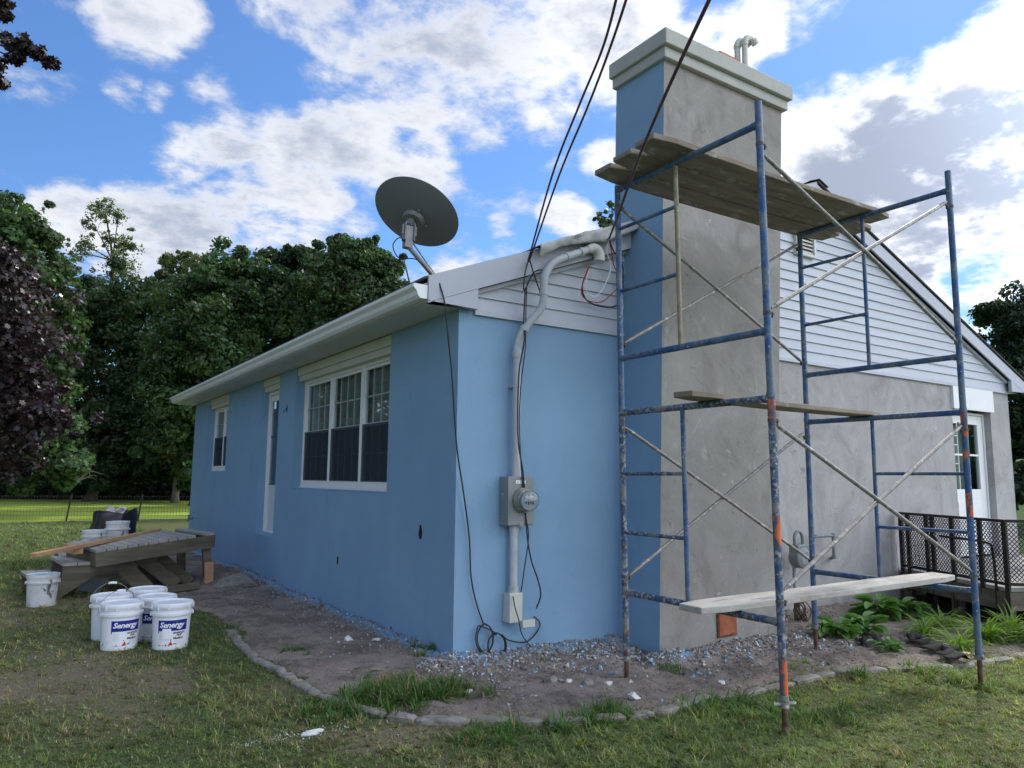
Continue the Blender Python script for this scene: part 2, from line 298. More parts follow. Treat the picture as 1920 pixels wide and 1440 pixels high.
M['bark'] = nmat('bark', [(.3, (.045, .038, .03)), (.7, (.13, .115, .095))], 9, 8, .95, .02, 14, stretch=(1, 1, .25))
M['palebark'] = nmat('pale_bark', [(.3, (.13, .11, .085)), (.7, (.25, .22, .18))], 9, 8, .95, .02, 14, stretch=(1, 1, .25))
M['metal_post'] = nmat('dark_post', [(.3, (.012, .013, .014)), (.7, (.03, .03, .03))], 9, 4, .7)
M['wire'] = nmat('fence_wire', [(.3, (.06, .065, .06)), (.7, (.10, .11, .10))], 9, 4, .6)
M['graypost'] = nmat('grey_post', [(.3, (.10, .095, .08)), (.7, (.17, .16, .14))], 9, 6, .9)
M['gasmeter'] = nmat('gas_meter_paint', [(.3, (.17, .19, .20)), (.7, (.25, .27, .28))], 10, 6, .55, .0006, 60)
M['interior'] = nmat('dark_room', [(.3, (.012, .014, .016)), (.7, (.02, .022, .026))], 3, 3, .9)
M['curtain'] = nmat('grey_blind', [(.3, (.26, .31, .29)), (.7, (.36, .41, .38))], 2, 3, .9)
M['screen'] = nmat('insect_screen', [(.3, (.016, .022, .032)), (.7, (.022, .030, .042))], 6, 3, .8)
M['muntin'] = nmat('muntin_grey', [(.3, (.30, .33, .33)), (.7, (.36, .39, .39))], 6, 3, .5)
M['muntin_dark'] = nmat('muntin_screened', [(.3, (.05, .06, .08)), (.7, (.07, .08, .10))], 6, 3, .8)
M['doorpanel'] = nmat('pale_door_panel', [(.3, (.55, .58, .60)), (.7, (.62, .65, .67))], 4, 4, .35)
g = bpy.data.materials.new('window_glass'); g.use_nodes = True; t = g.node_tree; t.nodes.clear()
tr = t.nodes.new('ShaderNodeBsdfTransparent'); tr.inputs[0].default_value = (.86, .90, .88, 1); gl = t.nodes.new('ShaderNodeBsdfGlossy'); gl.inputs['Roughness'].default_value = .015
lw_ = t.nodes.new('ShaderNodeLayerWeight'); lw_.inputs[0].default_value = .5; frv = math_n('ADD', math_n('MULTIPLY', math_n('POWER', lw_.outputs['Facing'], 4.0, tree=t), .85, tree=t), .055, tree=t); mx = t.nodes.new('ShaderNodeMixShader')
t.links.new(frv, mx.inputs[0]); t.links.new(tr.outputs[0], mx.inputs[1]); t.links.new(gl.outputs[0], mx.inputs[2]); oo = t.nodes.new('ShaderNodeOutputMaterial'); t.links.new(mx.outputs[0], oo.inputs[0]); M['glass'] = g
M['leaf'] = leafmat('leaf_green', (.055, .095, .035))
M['leaf_dark'] = leafmat('leaf_dark_green', (.032, .060, .024))
M['leaf_olive'] = leafmat('leaf_olive', (.10, .13, .045))
M['leaf_purple'] = leafmat('leaf_purple', (.036, .024, .024), .10, .33)
M['hosta'] = leafmat('hosta_leaf', (.10, .22, .05), .3, .4)
M['lily'] = leafmat('daylily_leaf', (.16, .26, .05), .35, .45)
M['grassleaf'] = leafmat('grass_blade', (1, 1, 1), .3, .6)
M['yellow'] = nmat('yellow_petal', [(.3, (.7, .6, .1)), (.7, (.8, .7, .2))], 6, 3, .6)
# ------------------------------------------------------------------ terrain
def sstep(a, b, x): t = np.clip((x-a)/(b-a), 0, 1); return t*t*(3-2*t)
def G(x, y):
    return -.075*sstep(.1, 1.4, np.asarray(x, float))*sstep(.4, -.6, np.asarray(y, float))
def vnoise(x, y, s, seed=0):
    x = np.asarray(x, float)*s+seed*17.3; y = np.asarray(y, float)*s+seed*9.1
    xi = np.floor(x); yi = np.floor(y); fx = x-xi; fy = y-yi; fx = fx*fx*(3-2*fx); fy = fy*fy*(3-2*fy)
    def h(a, b): v = np.sin(a*127.1+b*311.7+seed*74.7)*43758.5453; return v-np.floor(v)
    return (h(xi, yi)*(1-fx)+h(xi+1, yi)*fx)*(1-fy)+(h(xi, yi+1)*(1-fx)+h(xi+1, yi+1)*fx)*fy
def fbm(x, y, s, seed=0, o=4):
    r = 0; a = .5; tt = 0
    for k in range(o): r = r+a*vnoise(x, y, s*2**k, seed+k); tt += a; a *= .5
    return r/tt
# bed outline (inner side of the stone edging), and how far inside it a point lies
BED = np.array([(-1.45, 10.), (-1.5, 6.2), (-1.45, 4.2), (-1.05, 2.6), (-1.0, 1.9), (-1.14, .95), (-1.09, .3), (-1.04, -.3), (-.93, -.68), (-.8, -.93), (-.62, -1.11), (-.36, -1.27), (-.08, -1.42), (.25, -1.52), (.55, -1.49), (.81, -1.40), (1.3, -1.38), (1.71, -1.38), (2.21, -1.36), (2.54, -1.46), (2.86, -1.58), (3.1, -1.72), (3.57, -1.79), (4.1, -1.85), (5.2, -1.95), (5.2, .3), (.3, .3), (.3, 10.)])
def inpoly(x, y, P=BED):
    x = np.asarray(x); y = np.asarray(y); r = np.zeros(x.shape, bool); n = len(P); j = n-1
    for i in range(n):
        c = ((P[i, 1] > y) != (P[j, 1] > y)) & (x < (P[j, 0]-P[i, 0])*(y-P[i, 1])/(P[j, 1]-P[i, 1]+1e-12)+P[i, 0])
        r ^= c; j = i
    return r
def polydist(x, y, P=BED):
    d = np.full(np.shape(x), 1e9); 
    for i in range(len(P)-1):
        a = P[i]; b = P[i+1]; ab = b-a; t = np.clip(((x-a[0])*ab[0]+(y-a[1])*ab[1])/(ab@ab), 0, 1)
        d = np.minimum(d, np.hypot(x-a[0]-t*ab[0], y-a[1]-t*ab[1]))
    return d
def dryness(x, y):     # 0 lush .. 1 straw/bare, a property of the lawn itself
    d = fbm(x, y, .9, 3)*1.0+fbm(x, y, 3.2, 8)*.55-.42
    d = d-.13
    d = d+.17*np.exp(-((x+2.3)**2/1.3+(y-.9)**2/2.2))+.2*np.exp(-((x+2.4)**2/.8+(y-3.0)**2/1.0))
    d = d-.5*np.exp(-((x+2.6)**2/.5+(y+.95)**2/.35))-.35*np.exp(-((x-.5)**2/1.2+(y+1.95)**2/.1))-.3*np.exp(-((x-2.4)**2/3+(y+1.9)**2/.12))
    d = d-.3*np.exp(-((x+1.2)**2/.15+(y-1.5)**2/.5))-.9*sstep(4.5, 8, y)
    d = d+.35*np.exp(-((x+.9)**2/.12+(y+1.15)**2/.03))+.3*np.exp(-((x-.9)**2/.05+(y+1.75)**2/.03))+.4*np.exp(-((x+1.2)**2/.02+(y+.0)**2/.03))
    return np.clip(d, 0, 1)
def grid_sheet(name, xs, ys, zf, mat, keep=None, kind='structure', colf=None):
    X, Y = np.meshgrid(xs, ys); Zv = zf(X, Y); nx, ny = len(xs), len(ys)
    co = np.stack([X.ravel(), Y.ravel(), Zv.ravel()], 1)
    idx = np.arange(nx*ny).reshape(ny, nx); q = np.stack([idx[:-1, :-1], idx[:-1, 1:], idx[1:, 1:], idx[1:, :-1]], -1).reshape(-1, 4)
    if keep is not None:
        cx = co[q].mean(1); q = q[keep(cx[:, 0], cx[:, 1])]
    me = bpy.data.meshes.new(name); me.vertices.add(len(co)); me.vertices.foreach_set('co', co.ravel())
    me.loops.add(q.size); me.loops.foreach_set('vertex_index', q.ravel().astype(np.int32)); me.polygons.add(len(q))
    me.polygons.foreach_set('loop_start', np.arange(0, q.size, 4, dtype=np.int32)); me.update(calc_edges=True); me.validate()
    me.polygons.foreach_set('use_smooth', [True]*len(me.polygons))
    if colf is not None:
        a = me.attributes.new('dry', 'FLOAT', 'POINT'); a.data.foreach_set('value', colf(co[:, 0], co[:, 1]).astype(np.float32))
    me.materials.append(mat); o = bpy.data.objects.new(name, me); sc.collection.objects.link(o); tag(o, kind=kind); return o
def quads_obj(name, V, mat, parent=None, tint=None, origin=(0, 0, 0), k=4, smooth=False):
    """V: (n,k,3) polygons; tint: (n,3)"""
    n = len(V); origin = Vector(origin); co = (V.reshape(-1, 3)-np.array(origin)).astype(np.float32)
    me = bpy.data.meshes.new(name); me.vertices.add(n*k); me.vertices.foreach_set('co', co.ravel())
    me.loops.add(n*k); me.loops.foreach_set('vertex_index', np.arange(n*k, dtype=np.int32)); me.polygons.add(n)
    me.polygons.foreach_set('loop_start', np.arange(0, n*k, k, dtype=np.int32)); me.update(calc_edges=True)
    if tint is not None:
        a = me.attributes.new('tint', 'FLOAT_COLOR', 'FACE'); a.data.foreach_set('color', np.concatenate([tint, np.ones((n, 1))], 1).astype(np.float32).ravel())
    if smooth: me.polygons.foreach_set('use_smooth', [True]*n)
    me.materials.append(mat); o = bpy.data.objects.new(name, me); sc.collection.objects.link(o)
    if parent: o.parent = parent; o.location = origin-ORG[parent]
    else: o.location = origin
    ORG[o] = origin; return o
# ================================================================== GROUND
def groundmat(name, cols, soil, sc1, use_dry=True, bump=.02, field=False):
    m = bpy.data.materials.new(name); m.use_nodes = True; t = m.node_tree; b = t.nodes['Principled BSDF']; b.inputs['Roughness'].default_value = .95; b.inputs['Specular IOR Level'].default_value = .1
    tcn = t.nodes.new('ShaderNodeTexCoord'); v = tcn.outputs['Object']
    a = noise(v, sc1, 9, .7, tree=t); a2 = noise(v, sc1*.12, 5, .6, tree=t); a3 = noise(v, sc1*5, 4, .7, tree=t)
    c = mixc(maprange(a, .35, .65, tree=t), cols[0], cols[1], tree=t)
    c = mixc(maprange(a2, .4, .62, tree=t), c, cols[2], tree=t)
    if use_dry:
        an = t.nodes.new('ShaderNodeAttribute'); an.attribute_name = 'dry'
        d = math_n('ADD', an.outputs['Fac'], math_n('MULTIPLY', math_n('SUBTRACT', a, .5, tree=t), .5, tree=t), tree=t)
        c = mixc(maprange(d, .25, .75, tree=t), c, soil, tree=t)
    c = mixc(maprange(a3, .5, .8, tree=t), c, cols[3], tree=t)
    t.links.new(c, b.inputs['Base Color'])
    bn = t.nodes.new('ShaderNodeBump'); bn.inputs['Distance'].default_value = bump; t.links.new(a, bn.inputs['Height']); t.links.new(bn.outputs[0], b.inputs['Normal'])
    return m
M['ground'] = groundmat('far_grass', [(.045, .08, .02), (.07, .11, .03), (.05, .085, .022), (.09, .12, .04)], (0, 0, 0), 9, False)
M['lawn'] = groundmat(bump=.035, name='lawn_thatch', cols=[(.09, .105, .04), (.17, .18, .085), (.12, .14, .055), (.045, .05, .028)], soil=(.27, .22, .15), sc1=38)
M['field'] = groundmat('sun_toned_meadow', [(.24, .33, .05), (.32, .40, .07), (.28, .36, .06), (.20, .28, .045)], (0, 0, 0), 3, False)  # mown grass green, brightened so the colour itself carries the field's sunshine
# bed soil with the pale blue overspray lying along the walls
def soilmat():
    m = groundmat('bare_soil', [(.16, .135, .11), (.28, .235, .195), (.36, .30, .25), (.42, .385, .35)], (0, 0, 0), 20, False, .05)
    t = m.node_tree; b = t.nodes['Principled BSDF']; old = b.inputs['Base Color'].links[0].from_socket
    tcn = t.nodes.new('ShaderNodeTexCoord'); s = t.nodes.new('ShaderNodeSeparateXYZ'); t.links.new(tcn.outputs['Object'], s.inputs[0])
    an = t.nodes.new('ShaderNodeAttribute'); an.attribute_name = 'dry'
    nn = noise(tcn.outputs['Object'], 14, 7, .7, tree=t)
    f = math_n('ADD', an.outputs['Fac'], math_n('MULTIPLY', math_n('SUBTRACT', nn, .5, tree=t), 1.6, tree=t), tree=t)
    c = mixc(math_n('MULTIPLY', maprange(f, .52, .72, tree=t), .85, tree=t), old, (.27, .47, .66), tree=t)
    n3 = noise(tcn.outputs['Object'], 55, 4, .7, tree=t)
    c = mixc(maprange(n3, .66, .70, tree=t), c, (.42, .41, .39), tree=t)
    t.links.new(c, b.inputs['Base Color']); return m
M['soil'] = soilmat()
xs = np.concatenate([[-900, -300, -120, -60], np.arange(-30, 31, 2.), [60, 120, 300, 900]])
grid_sheet('ground', xs, xs+0., lambda X, Y: -.13+0*X, M['ground'])
lx = np.arange(-9, 9.01, .05); ly = np.arange(-5.5, 19.01, .05)
def lawnz(X, Y):
    z = G(X, Y)+.012*(fbm(X, Y, 2.2, 5)-.5)+.02*(fbm(X, Y, .5, 6)-.5)
    e = np.minimum(np.minimum(X+9, 9-X), np.minimum(Y+5.5, 19-Y)); return z-.13*sstep(.5, 0, e)
grid_sheet('lawn', lx, ly, lawnz, M['lawn'], colf=dryness)
# meadow beyond the wire fence
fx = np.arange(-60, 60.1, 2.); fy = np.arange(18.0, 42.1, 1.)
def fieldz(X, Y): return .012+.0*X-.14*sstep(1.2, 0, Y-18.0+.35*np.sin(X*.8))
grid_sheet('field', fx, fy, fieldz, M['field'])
bx = np.arange(-1.8, 5.3, .03); by = np.arange(-2.1, 10., .03)
def soilz(X, Y):
    d = polydist(X, Y); i = inpoly(X, Y); wall = np.minimum(np.hypot(np.minimum(X, 0), np.maximum(Y, 0)*0+np.minimum(Y, 0)), 9)
    z = G(X, Y)+.016+.04*(fbm(X, Y, 6, 2)-.5)+.034*(fbm(X, Y, 19, 3, 3)-.5)
    # heaps of scraped render near the walls
    dw = np.where(X < 0, np.where(Y > 0, -X, np.hypot(X, Y)), np.where(X < 1.5, -Y, np.where(X < 2.9, -Y-.47, -Y)))
    z = z+.035*np.exp(-np.abs(dw)/.16)*(fbm(X, Y, 5, 7)+.2)
    z = z+.11*np.exp(-((X+.42)**2/.10+(Y-5.0)**2/.5))*(.6+fbm(X, Y, 6, 9)*.8)
    z = z+.05*np.exp(-((X-1.45)**2/.05+(Y+.62)**2/.02))
    return np.where(i, z-.03*sstep(.12, 0, d), -.2)
def overspray(X, Y):
    dw = np.where(X < 0, np.where(Y > 0, -X, np.hypot(X, Y)), np.where(X < 1.5, -Y, np.where(X < 2.9, -Y-.47, 2)))
    v = .85*np.exp(-np.abs(dw)/.14)+.30*np.exp(-np.abs(dw)/.4)+.45*np.exp(-((X-1.5)**2/.03+(Y+.6)**2/.012))+.4*np.exp(-((X-3.25)**2/.04+(Y+.4)**2/.02))
    return v*np.where((X > 1.7) & (X < 3.0), .25, 1)
def bedkeep(X, Y): return inpoly(X, Y) & ~((X > .05) & (Y > .05))
grid_sheet('soil_bed', bx, by, soilz, M['soil'], keep=bedkeep, colf=overspray)
# ================================================================== HOUSE
H = empty('house', (0, 0, 0), 'single storey house, long side coated blue, gable end part blue and part bare grey', 'house')
ZT = 2.47; HL = 9.25; HW = 8.54; YB = -.018
def wall_skin(mb, fn, us, vs, holes, depth, inward):
    us = sorted(set(us)|{h[0] for h in holes}|{h[1] for h in holes}); vs = sorted(set(vs)|{h[2] for h in holes}|{h[3] for h in holes})
    for a, b in zip(us, us[1:]):
        for c, d in zip(vs, vs[1:]):
            mu, mv = (a+b)/2, (c+d)/2
            if any(h[0] < mu < h[1] and h[2] < mv < h[3] for h in holes): continue
            mb.add([fn(a, c, 0), fn(b, c, 0), fn(b, d, 0), fn(a, d, 0)], [(0, 1, 2, 3)])
    for (a, b, c, d) in holes:
        P = [(a, c), (b, c), (b, d), (a, d)]
        for i in range(4):
            p, q = P[i], P[(i+1) % 4]
            mb.add([fn(*p, 0), fn(*q, 0), fn(*q, depth), fn(*p, depth)], [(0, 1, 2, 3)])
px_y = lambda x, y: onX(x, y, 0.)[1]
W1 = (px_y(733, 640), px_y(552, 800), 1.10, 2.47); D1 = (4.32, px_y(485, 870), .53, 2.47); W2 = (px_y(425, 820), px_y(389, 820), 1.29, 2.47)
mb = MB(); DEP = .15
wall_skin(mb, lambda u, v, d: (d, u, v), [0, HL], [-.12, ZT], [W1, D1, W2], DEP, 1)
mb.add([(0, HL, -.12), (HW, HL, -.12), (HW, HL, ZT), (0, HL, ZT)], [(0, 1, 2, 3)])
longwall = mb.build('blue_side_wall', M['blue'], H)
mb = MB(); mb.add([(0, 0, -.12), (1.62, 0, -.12), (1.62, 0, 2.49), (0, 0, 2.49)], [(0, 1, 2, 3)]); mb.build('blue_gable_wall', M['blue'], H)
GD = (onY(1787, 800, 0)[0], onY(1862, 850, 0)[0], .30, 2.16)
mb = MB(); wall_skin(mb, lambda u, v, d: (u, d, v), [2.5, HW], [-.2, 2.49], [(GD[0], GD[1], GD[2], 2.4)], .16, 1)
mb.add([(HW, 0, -.2), (HW, HL, -.2), (HW, HL, ZT), (HW, 0, ZT)], [(0, 1, 2, 3)])
o = mb.build('grey_gable_wall', M['gray'], H); tag(o, 'bare grey base coated part of the gable wall')
# gable backing + siding (left and right of the chimney)
SL = .385; EX = .30; ZE = 2.49; XR = HW/2; ZR = ZE+SL*(XR+EX)     # roof underside line at the rake
def xl(z): return -EX+(z-ZE+.05)/SL
def laps(mb, x0, x1, side):
    e = .1016; z = 2.46
    while z < ZR-.2:
        for (za, zb, ya, yb) in ((z, z+e, -.022, -.006),):
            def clip(zz):
                lo, hi = x0, x1
                if side < 0: lo = max(lo, xl(zz)+.02)
                if side > 0: hi = min(hi, HW-xl(zz)-.02)
                return lo, hi
            a0, a1 = clip(za); b0, b1 = clip(zb)
            if a1 <= a0: break
            b0 = min(b0, b1) if side > 0 else b0; 
            if b1 < b0: b0 = b1 = (x1 if side < 0 else x0)
            mb.add([(a0, ya, za), (a1, ya, za), (b1, yb, zb), (b0, yb, zb)], [(0, 1, 2, 3)])
            mb.add([(a0, ya, za), (a1, ya, za), (a1, -.004, za), (a0, -.004, za)], [(3, 2, 1, 0)])
        z += e
mb = MB(); mb.add([(0, .01, 2.45), (HW, .01, 2.45), (XR, .01, ZR-.02)], [(0, 1, 2)])
laps(mb, .05, 1.75, -1); laps(mb, 2.8, HW-.0, 1)
# starter strip
mb.box(.12, 1.62, -.030, .0, 2.425, 2.458); mb.box(2.85, HW-.06, -.030, 0, 2.425, 2.458)
mb.build('gable_siding', M['siding'], H)
# roof slabs
mb = MB(); YF = -.10; YR = HL+.12
for sgn in (0, 1):
    f = (lambda x: x) if sgn == 0 else (lambda x: HW-x)
    xe = -EX-.02; ze = ZE+.14; zr = ZE+SL*(XR+EX)+.15; th = .016
    A = [(f(xe), YF+.021-.036*sgn, ze-th), (f(XR), YF+.021-.036*sgn, zr-th), (f(XR), YR, zr-th), (f(xe), YR, ze-th)]; B_ = [(f(xe), YF+.021-.036*sgn, ze), (f(XR), YF+.021-.036*sgn, zr), (f(XR), YR, zr), (f(xe), YR, ze)]
    mb.hexa(A, B_)
roof = mb.build('roof', M['shingle'], H)
mb = MB()   # ridge cap shingles
for k in range(5):
    y = YF-.03+k*.3
    mb.add([(XR-.16, y, zr-.055+.012), (XR, y, zr+.016), (XR+.16, y, zr-.055+.012), (XR-.16, y+.33, zr-.06), (XR, y+.33, zr+.008), (XR+.16, y+.33, zr-.06)], [(0, 1, 4, 3), (1, 2, 5, 4)])
mb.build('ridge_cap', M['shingle'], roof)
# rake boards
def rake(f, nm, nm_hi=0):
    mb = MB(); xe = -EX; z0 = ZE+.11
    for (y0, y1, hi, lo) in ((YF, YF+.02, nm_hi, -.155), (YF+.02, 0, -.02, -.045)):
        P = [(xe, z0+hi), (XR, z0+SL*(XR-xe)+hi), (XR, z0+SL*(XR-xe)+lo), (xe, z0+lo)]
        mb.hexa([(f(x), y0, z) for x, z in P], [(f(x), y1, z) for x, z in P])
    P = [(.0, 2.475), (.0, z0+SL*.3-.15), (-.0+.02, z0-.15+SL*.32), (.12, 2.475)]
    # boxed eave return and J channel
    P = [(xe, 2.455), (.10, 2.445), (.10, z0+SL*.4-.157), (xe, z0-.157)]
    mb.hexa([(f(x), YF, z) for x, z in P], [(f(x), YF+.04, z) for x, z in P])
    P = [(.1, z0+SL*.4-.157), (XR, z0+SL*(XR-xe)-.157), (XR, z0+SL*(XR-xe)-.19), (.1, z0+SL*.4-.19)]
    mb.hexa([(f(x), -.05, z) for x, z in P], [(f(x), -.0, z) for x, z in P])
    return mb.build(nm, M['rake'], H, bevel=.002)
rake(lambda x: x, 'rake_board', .034); rake(lambda x: HW-x, 'rake_board')
# soffits
mb = MB(); mb.box(-EX, -.002, YF+.02, YR, 2.458, 2.475); mb.box(-EX, -EX+.02, YF+.04, YR, 2.475, ZE+.1); 
mb.build('soffit', M['cream'], H)
mb = MB(); mb.box(HW+.002, HW+EX, YF+.02, YR, 2.458, 2.475); mb.box(HW+EX-.02, HW+EX, YF+.04, YR, 2.475, ZE+.1); mb.build('soffit', M['cream'], H)
# K style gutter
def gutter(f, nm):
    prof = [(0, 0), (-.055, 0), (-.075, .022), (-.082, .05), (-.108, .075), (-.108, .098), (-.098, .098), (-.098, .09)]
    prof = [(-EX-.003+a, 2.468+b) for a, b in prof]; mb = MB(); n = len(prof)
    for (a, b) in zip(prof, prof[1:]):
        mb.add([(f(a[0]), YF+.01, a[1]), (f(b[0]), YF+.01, b[1]), (f(b[0]), YR, b[1]), (f(a[0]), YR, a[1])], [(0, 1, 2, 3)])
    for yy in (YF+.01, YR):
        mb.add([(f(p[0]), yy, p[1]) for p in prof[:6]]+[(f(-EX-.003), yy, 2.566)], [tuple(range(7))])
    mb.add([(f(-EX-.003), YF+.01, 2.566), (f(-EX-.003), YR, 2.566), (f(-EX-.098), YR, 2.553), (f(-EX-.098), YF+.01, 2.553)], [(0, 1, 2, 3)])
    return mb.build(nm, M['white'], H)
gutter(lambda x: x, 'gutter'); gutter(lambda x: HW-x, 'gutter')
# crumpled roofing membrane folded over the left rake
mb = MB(); nu, nv = 60, 8; random.seed(3)
rows = []
for i in range(nu+1):
    u = i/nu; x = .58+u*1.02; zb = ZE+.11+SL*(x+EX)+.04
    bul = .022*math.sin(min(1, u*2.2)*math.pi*.5)*(1-.3*u); row = []
    for j in range(nv+1):
        v = j/nv; wob = .026*mnoise.noise((x*7, v*2.5, 3))+.012*mnoise.noise((x*21, v*4, 9))
        if v < .5: y = YF+.25-.33*(v*2); z = zb+bul+wob*.8+.012
        else: y = YF-.085-.015*math.sin(v*3); z = zb+bul+.012-(v-.5)*(.19-.07*math.sin(u*7)*.6)+wob*.6
        row.append((x, y+wob, z))
    rows.append(row)
mb.add([p for r in rows for p in r], [(i*(nv+1)+j, i*(nv+1)+j+1, (i+1)*(nv+1)+j+1, (i+1)*(nv+1)+j) for i in range(nu) for j in range(nv)])
o = mb.build('roofing_membrane', M['membrane'], H, smooth=True); m_ = o.modifiers.new('s', 'SOLIDIFY'); m_.thickness = .006
# ---- windows of the long wall
def sash(par, y0, y1, z0, z1, x, upper, cols, rows):
    f = .028
    mb = MB()
    mb.box(x, x+.03, y0, y1, z0, z0+f); mb.box(x, x+.03, y0, y1, z1-f, z1); mb.box(x, x+.03, y0, y0+f, z0+f, z1-f); mb.box(x, x+.03, y1-f, y1, z0+f, z1-f)
    s = mb.build('sash', M['white'], par, bevel=.003)
    mb = MB(); mb.box(x+.012, x+.016, y0+f, y1-f, z0+f, z1-f); mb.build('pane', M['glass'], par)
    mb = MB(); w_ = .0055; gm = M['muntin'] if upper else M['muntin']
    for k in range(1, cols): yy = y0+f+(y1-y0-2*f)*k/cols; mb.box(x+.003, x+.010, yy-w_, yy+w_, z0+f, z1-f)
    for k in range(1, rows): zz = z0+f+(z1-z0-2*f)*k/rows; mb.box(x+.004, x+.0095, y0+f, y1-f, zz-w_, zz+w_)
    mb.build('grille', gm, par)
    if not upper:
        mb = MB(); mb.box(x-.006, x-.004, y0+.015, y1-.015, z0+.02, z1-.005); mb.build('insect_screen', M['scr'], par)
sm = bpy.data.materials.new('insect_mesh'); sm.use_nodes = True; t = sm.node_tree; t.nodes.clear()
a_ = t.nodes.new('ShaderNodeBsdfTransparent'); b_ = t.nodes.new('ShaderNodeBsdfDiffuse'); b_.inputs[0].default_value = (.05, .06, .08, 1); c_ = t.nodes.new('ShaderNodeMixShader'); c_.inputs[0].default_value = .5
d_ = t.nodes.new('ShaderNodeOutputMaterial'); t.links.new(a_.outputs[0], c_.inputs[1]); t.links.new(b_.outputs[0], c_.inputs[2]); t.links.new(c_.outputs[0], d_.inputs[0]); M['scr'] = sm
def window_unit(y0, y1, z0, z1, n, xf, nm, midz):
    W = empty(nm, (xf, (y0+y1)/2, z0), parent=H); fr = .045; mb = MB()
    mb.box(xf-.01, xf+.06, y0, y1, z0, z0+.05); mb.box(xf-.01, xf+.06, y0, y1, z1-.05, z1)
    ws = (y1-y0-fr*(n+1))/n
    for k in range(n+1): yy = y0+k*(ws+fr); mb.box(xf-.006, xf+.06, yy, yy+fr, z0+.05, z1-.05)
    mb.build('frame', M['white'], W, bevel=.003)
    for k in range(n):
        a = y0+fr+k*(ws+fr); b = a+ws
        sash(W, a, b, midz-.014, z1-.05, xf+.012, True, 4 if n > 1 else 3, 2); sash(W, a, b, z0+.05, midz+.014, xf+.002, False, 4 if n > 1 else 3, 2)
    mb = MB(); xb = xf+.07; K = 60
    for k in range(K):
        a = y0+(y1-y0)*k/K; b = y0+(y1-y0)*(k+1)/K; dx = .02 if k % 2 else 0
        mb.add([(xb+dx, a, z0), (xb+.02-dx, b, z0), (xb+.02-dx, b, z1), (xb+dx, a, z1)], [(0, 1, 2, 3)])
    mb.build('blind', M['curtain'], W)
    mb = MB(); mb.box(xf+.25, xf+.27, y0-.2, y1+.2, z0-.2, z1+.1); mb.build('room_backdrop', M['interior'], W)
    mb = MB(); mb.box(xf-.025, xf+.03, y0, y1, z0-.012, z0-.001); mb.build('sill', M['white'], W, bevel=.002)
window_unit(W1[0], W1[1], 1.128, 2.32, 3, .105, 'triple_window', 1.72)
window_unit(W2[0], W2[1], 1.318, 2.32, 2, .105, 'twin_window', 1.83)
# header boxes above the openings
for (a, b, _, _), zz in ((W1, 2.335), (D1, 2.335), (W2, 2.335)):
    mb = MB(); mb.box(.012, .10, a+.002, b-.002, zz+.03, 2.457); mb.box(.03, .13, a+.003, b-.003, zz-.035, zz+.029); mb.build('window_header', M['cream'], H, bevel=.002)
# blue sloped render sills
for (a, b, c, d) in (W1, W2, D1):
    mb = MB(); mb.hexa([(.002, a+.001, c-.001), (.10, a+.001, c-.001), (.10, b-.001, c-.001), (.002, b-.001, c-.001)], [(.002, a+.001, c+.001), (.10, a+.001, c+.022), (.10, b-.001, c+.022), (.002, b-.001, c+.001)]); mb.build('render_sill', M['blue'], H)
# storm door
D = empty('storm_door', (.1, 4.7, .53), parent=H); mb = MB(); y0, y1 = D1[0], D1[1]; xf = .10; z0 = .545; z1 = 2.30
for (a, b, c, d) in ((y0, y0+.05, z0, z1), (y1-.05, y1, z0, z1), (y0+.05, y1-.05, z1-.04, z1), (y0+.05, y1-.05, z0, z0+.02)): mb.box(xf-.01, xf+.05, a, b, c, d)
mb.build('door_frame', M['white'], D, bevel=.003)
mb = MB(); ya, yb = y0+.055, y1-.055; zp = 1.13
mb.box(xf+.004, xf+.034, ya, ya+.045, z0+.02, z1-.045); mb.box(xf+.004, xf+.034, yb-.045, yb, z0+.02, z1-.045); mb.box(xf+.004, xf+.034, ya+.045, yb-.045, z1-.12, z1-.045)
mb.build('door_leaf', M['white'], D, bevel=.003)
mb = MB(); mb.box(xf+.012, xf+.03, ya+.045, yb-.045, z0+.02, zp); mb.build('kick_panel', M['doorpanel'], D)
mb = MB(); mb.box(xf+.014, xf+.018, ya+.045, yb-.045, zp, z1-.12); mb.build('glass', M['glass'], D)
mb = MB(); mb.box(xf+.012, xf+.02, ya+.045, yb-.045, 1.72, 1.735); mb.box(xf+.01, xf+.013, ya+.045, yb-.045, zp, zp+.012); mb.build('glass_bar', M['muntin_dark'], D)
mb = MB(); mb.box(xf+.07, xf+.08, ya, yb, z0, z1); mb.build('inner_door', M['interior'], D)
# ---- gable door (white, nine light style with two panes)
D = empty('panel_door', (GD[0], .1, GD[2]), parent=H); x0, x1 = GD[0]+.002, GD[1]-.002; yf = .09; zt = 2.13
mb = MB(); mb.box(x0, x0+.04, yf-.01, yf+.06, .31, zt); mb.box(x1-.04, x1, yf-.01, yf+.06, .31, zt); mb.box(x0+.04, x1-.04, yf-.01, yf+.06, zt-.03, zt); mb.build('door_frame', M['white'], D, bevel=.003)
xa, xb = x0+.045, x1-.045; wz0, wz1 = 1.15, 1.98; wa, wb = xa+.13, xb-.13
mb = MB(); mb.box(xa, wa, yf+.003, yf+.045, .33, zt-.035); mb.box(wb, xb, yf+.003, yf+.045, .33, zt-.035); mb.box(wa, wb, yf+.003, yf+.045, wz1, zt-.035); mb.box(wa, wb, yf+.003, yf+.045, .33, wz0)
for (a, b) in ((wa+.02, (wa+wb)/2-.03), ((wa+wb)/2+.03, wb-.02)): mb.box(a, b, yf-.003, yf+.003, .45, 1.0)
mb.build('door_leaf', M['white'], D, bevel=.004)
mb = MB(); mb.box(wa, wb, yf+.02, yf+.024, wz0, wz1); mb.build('glass', M['glass'], D)
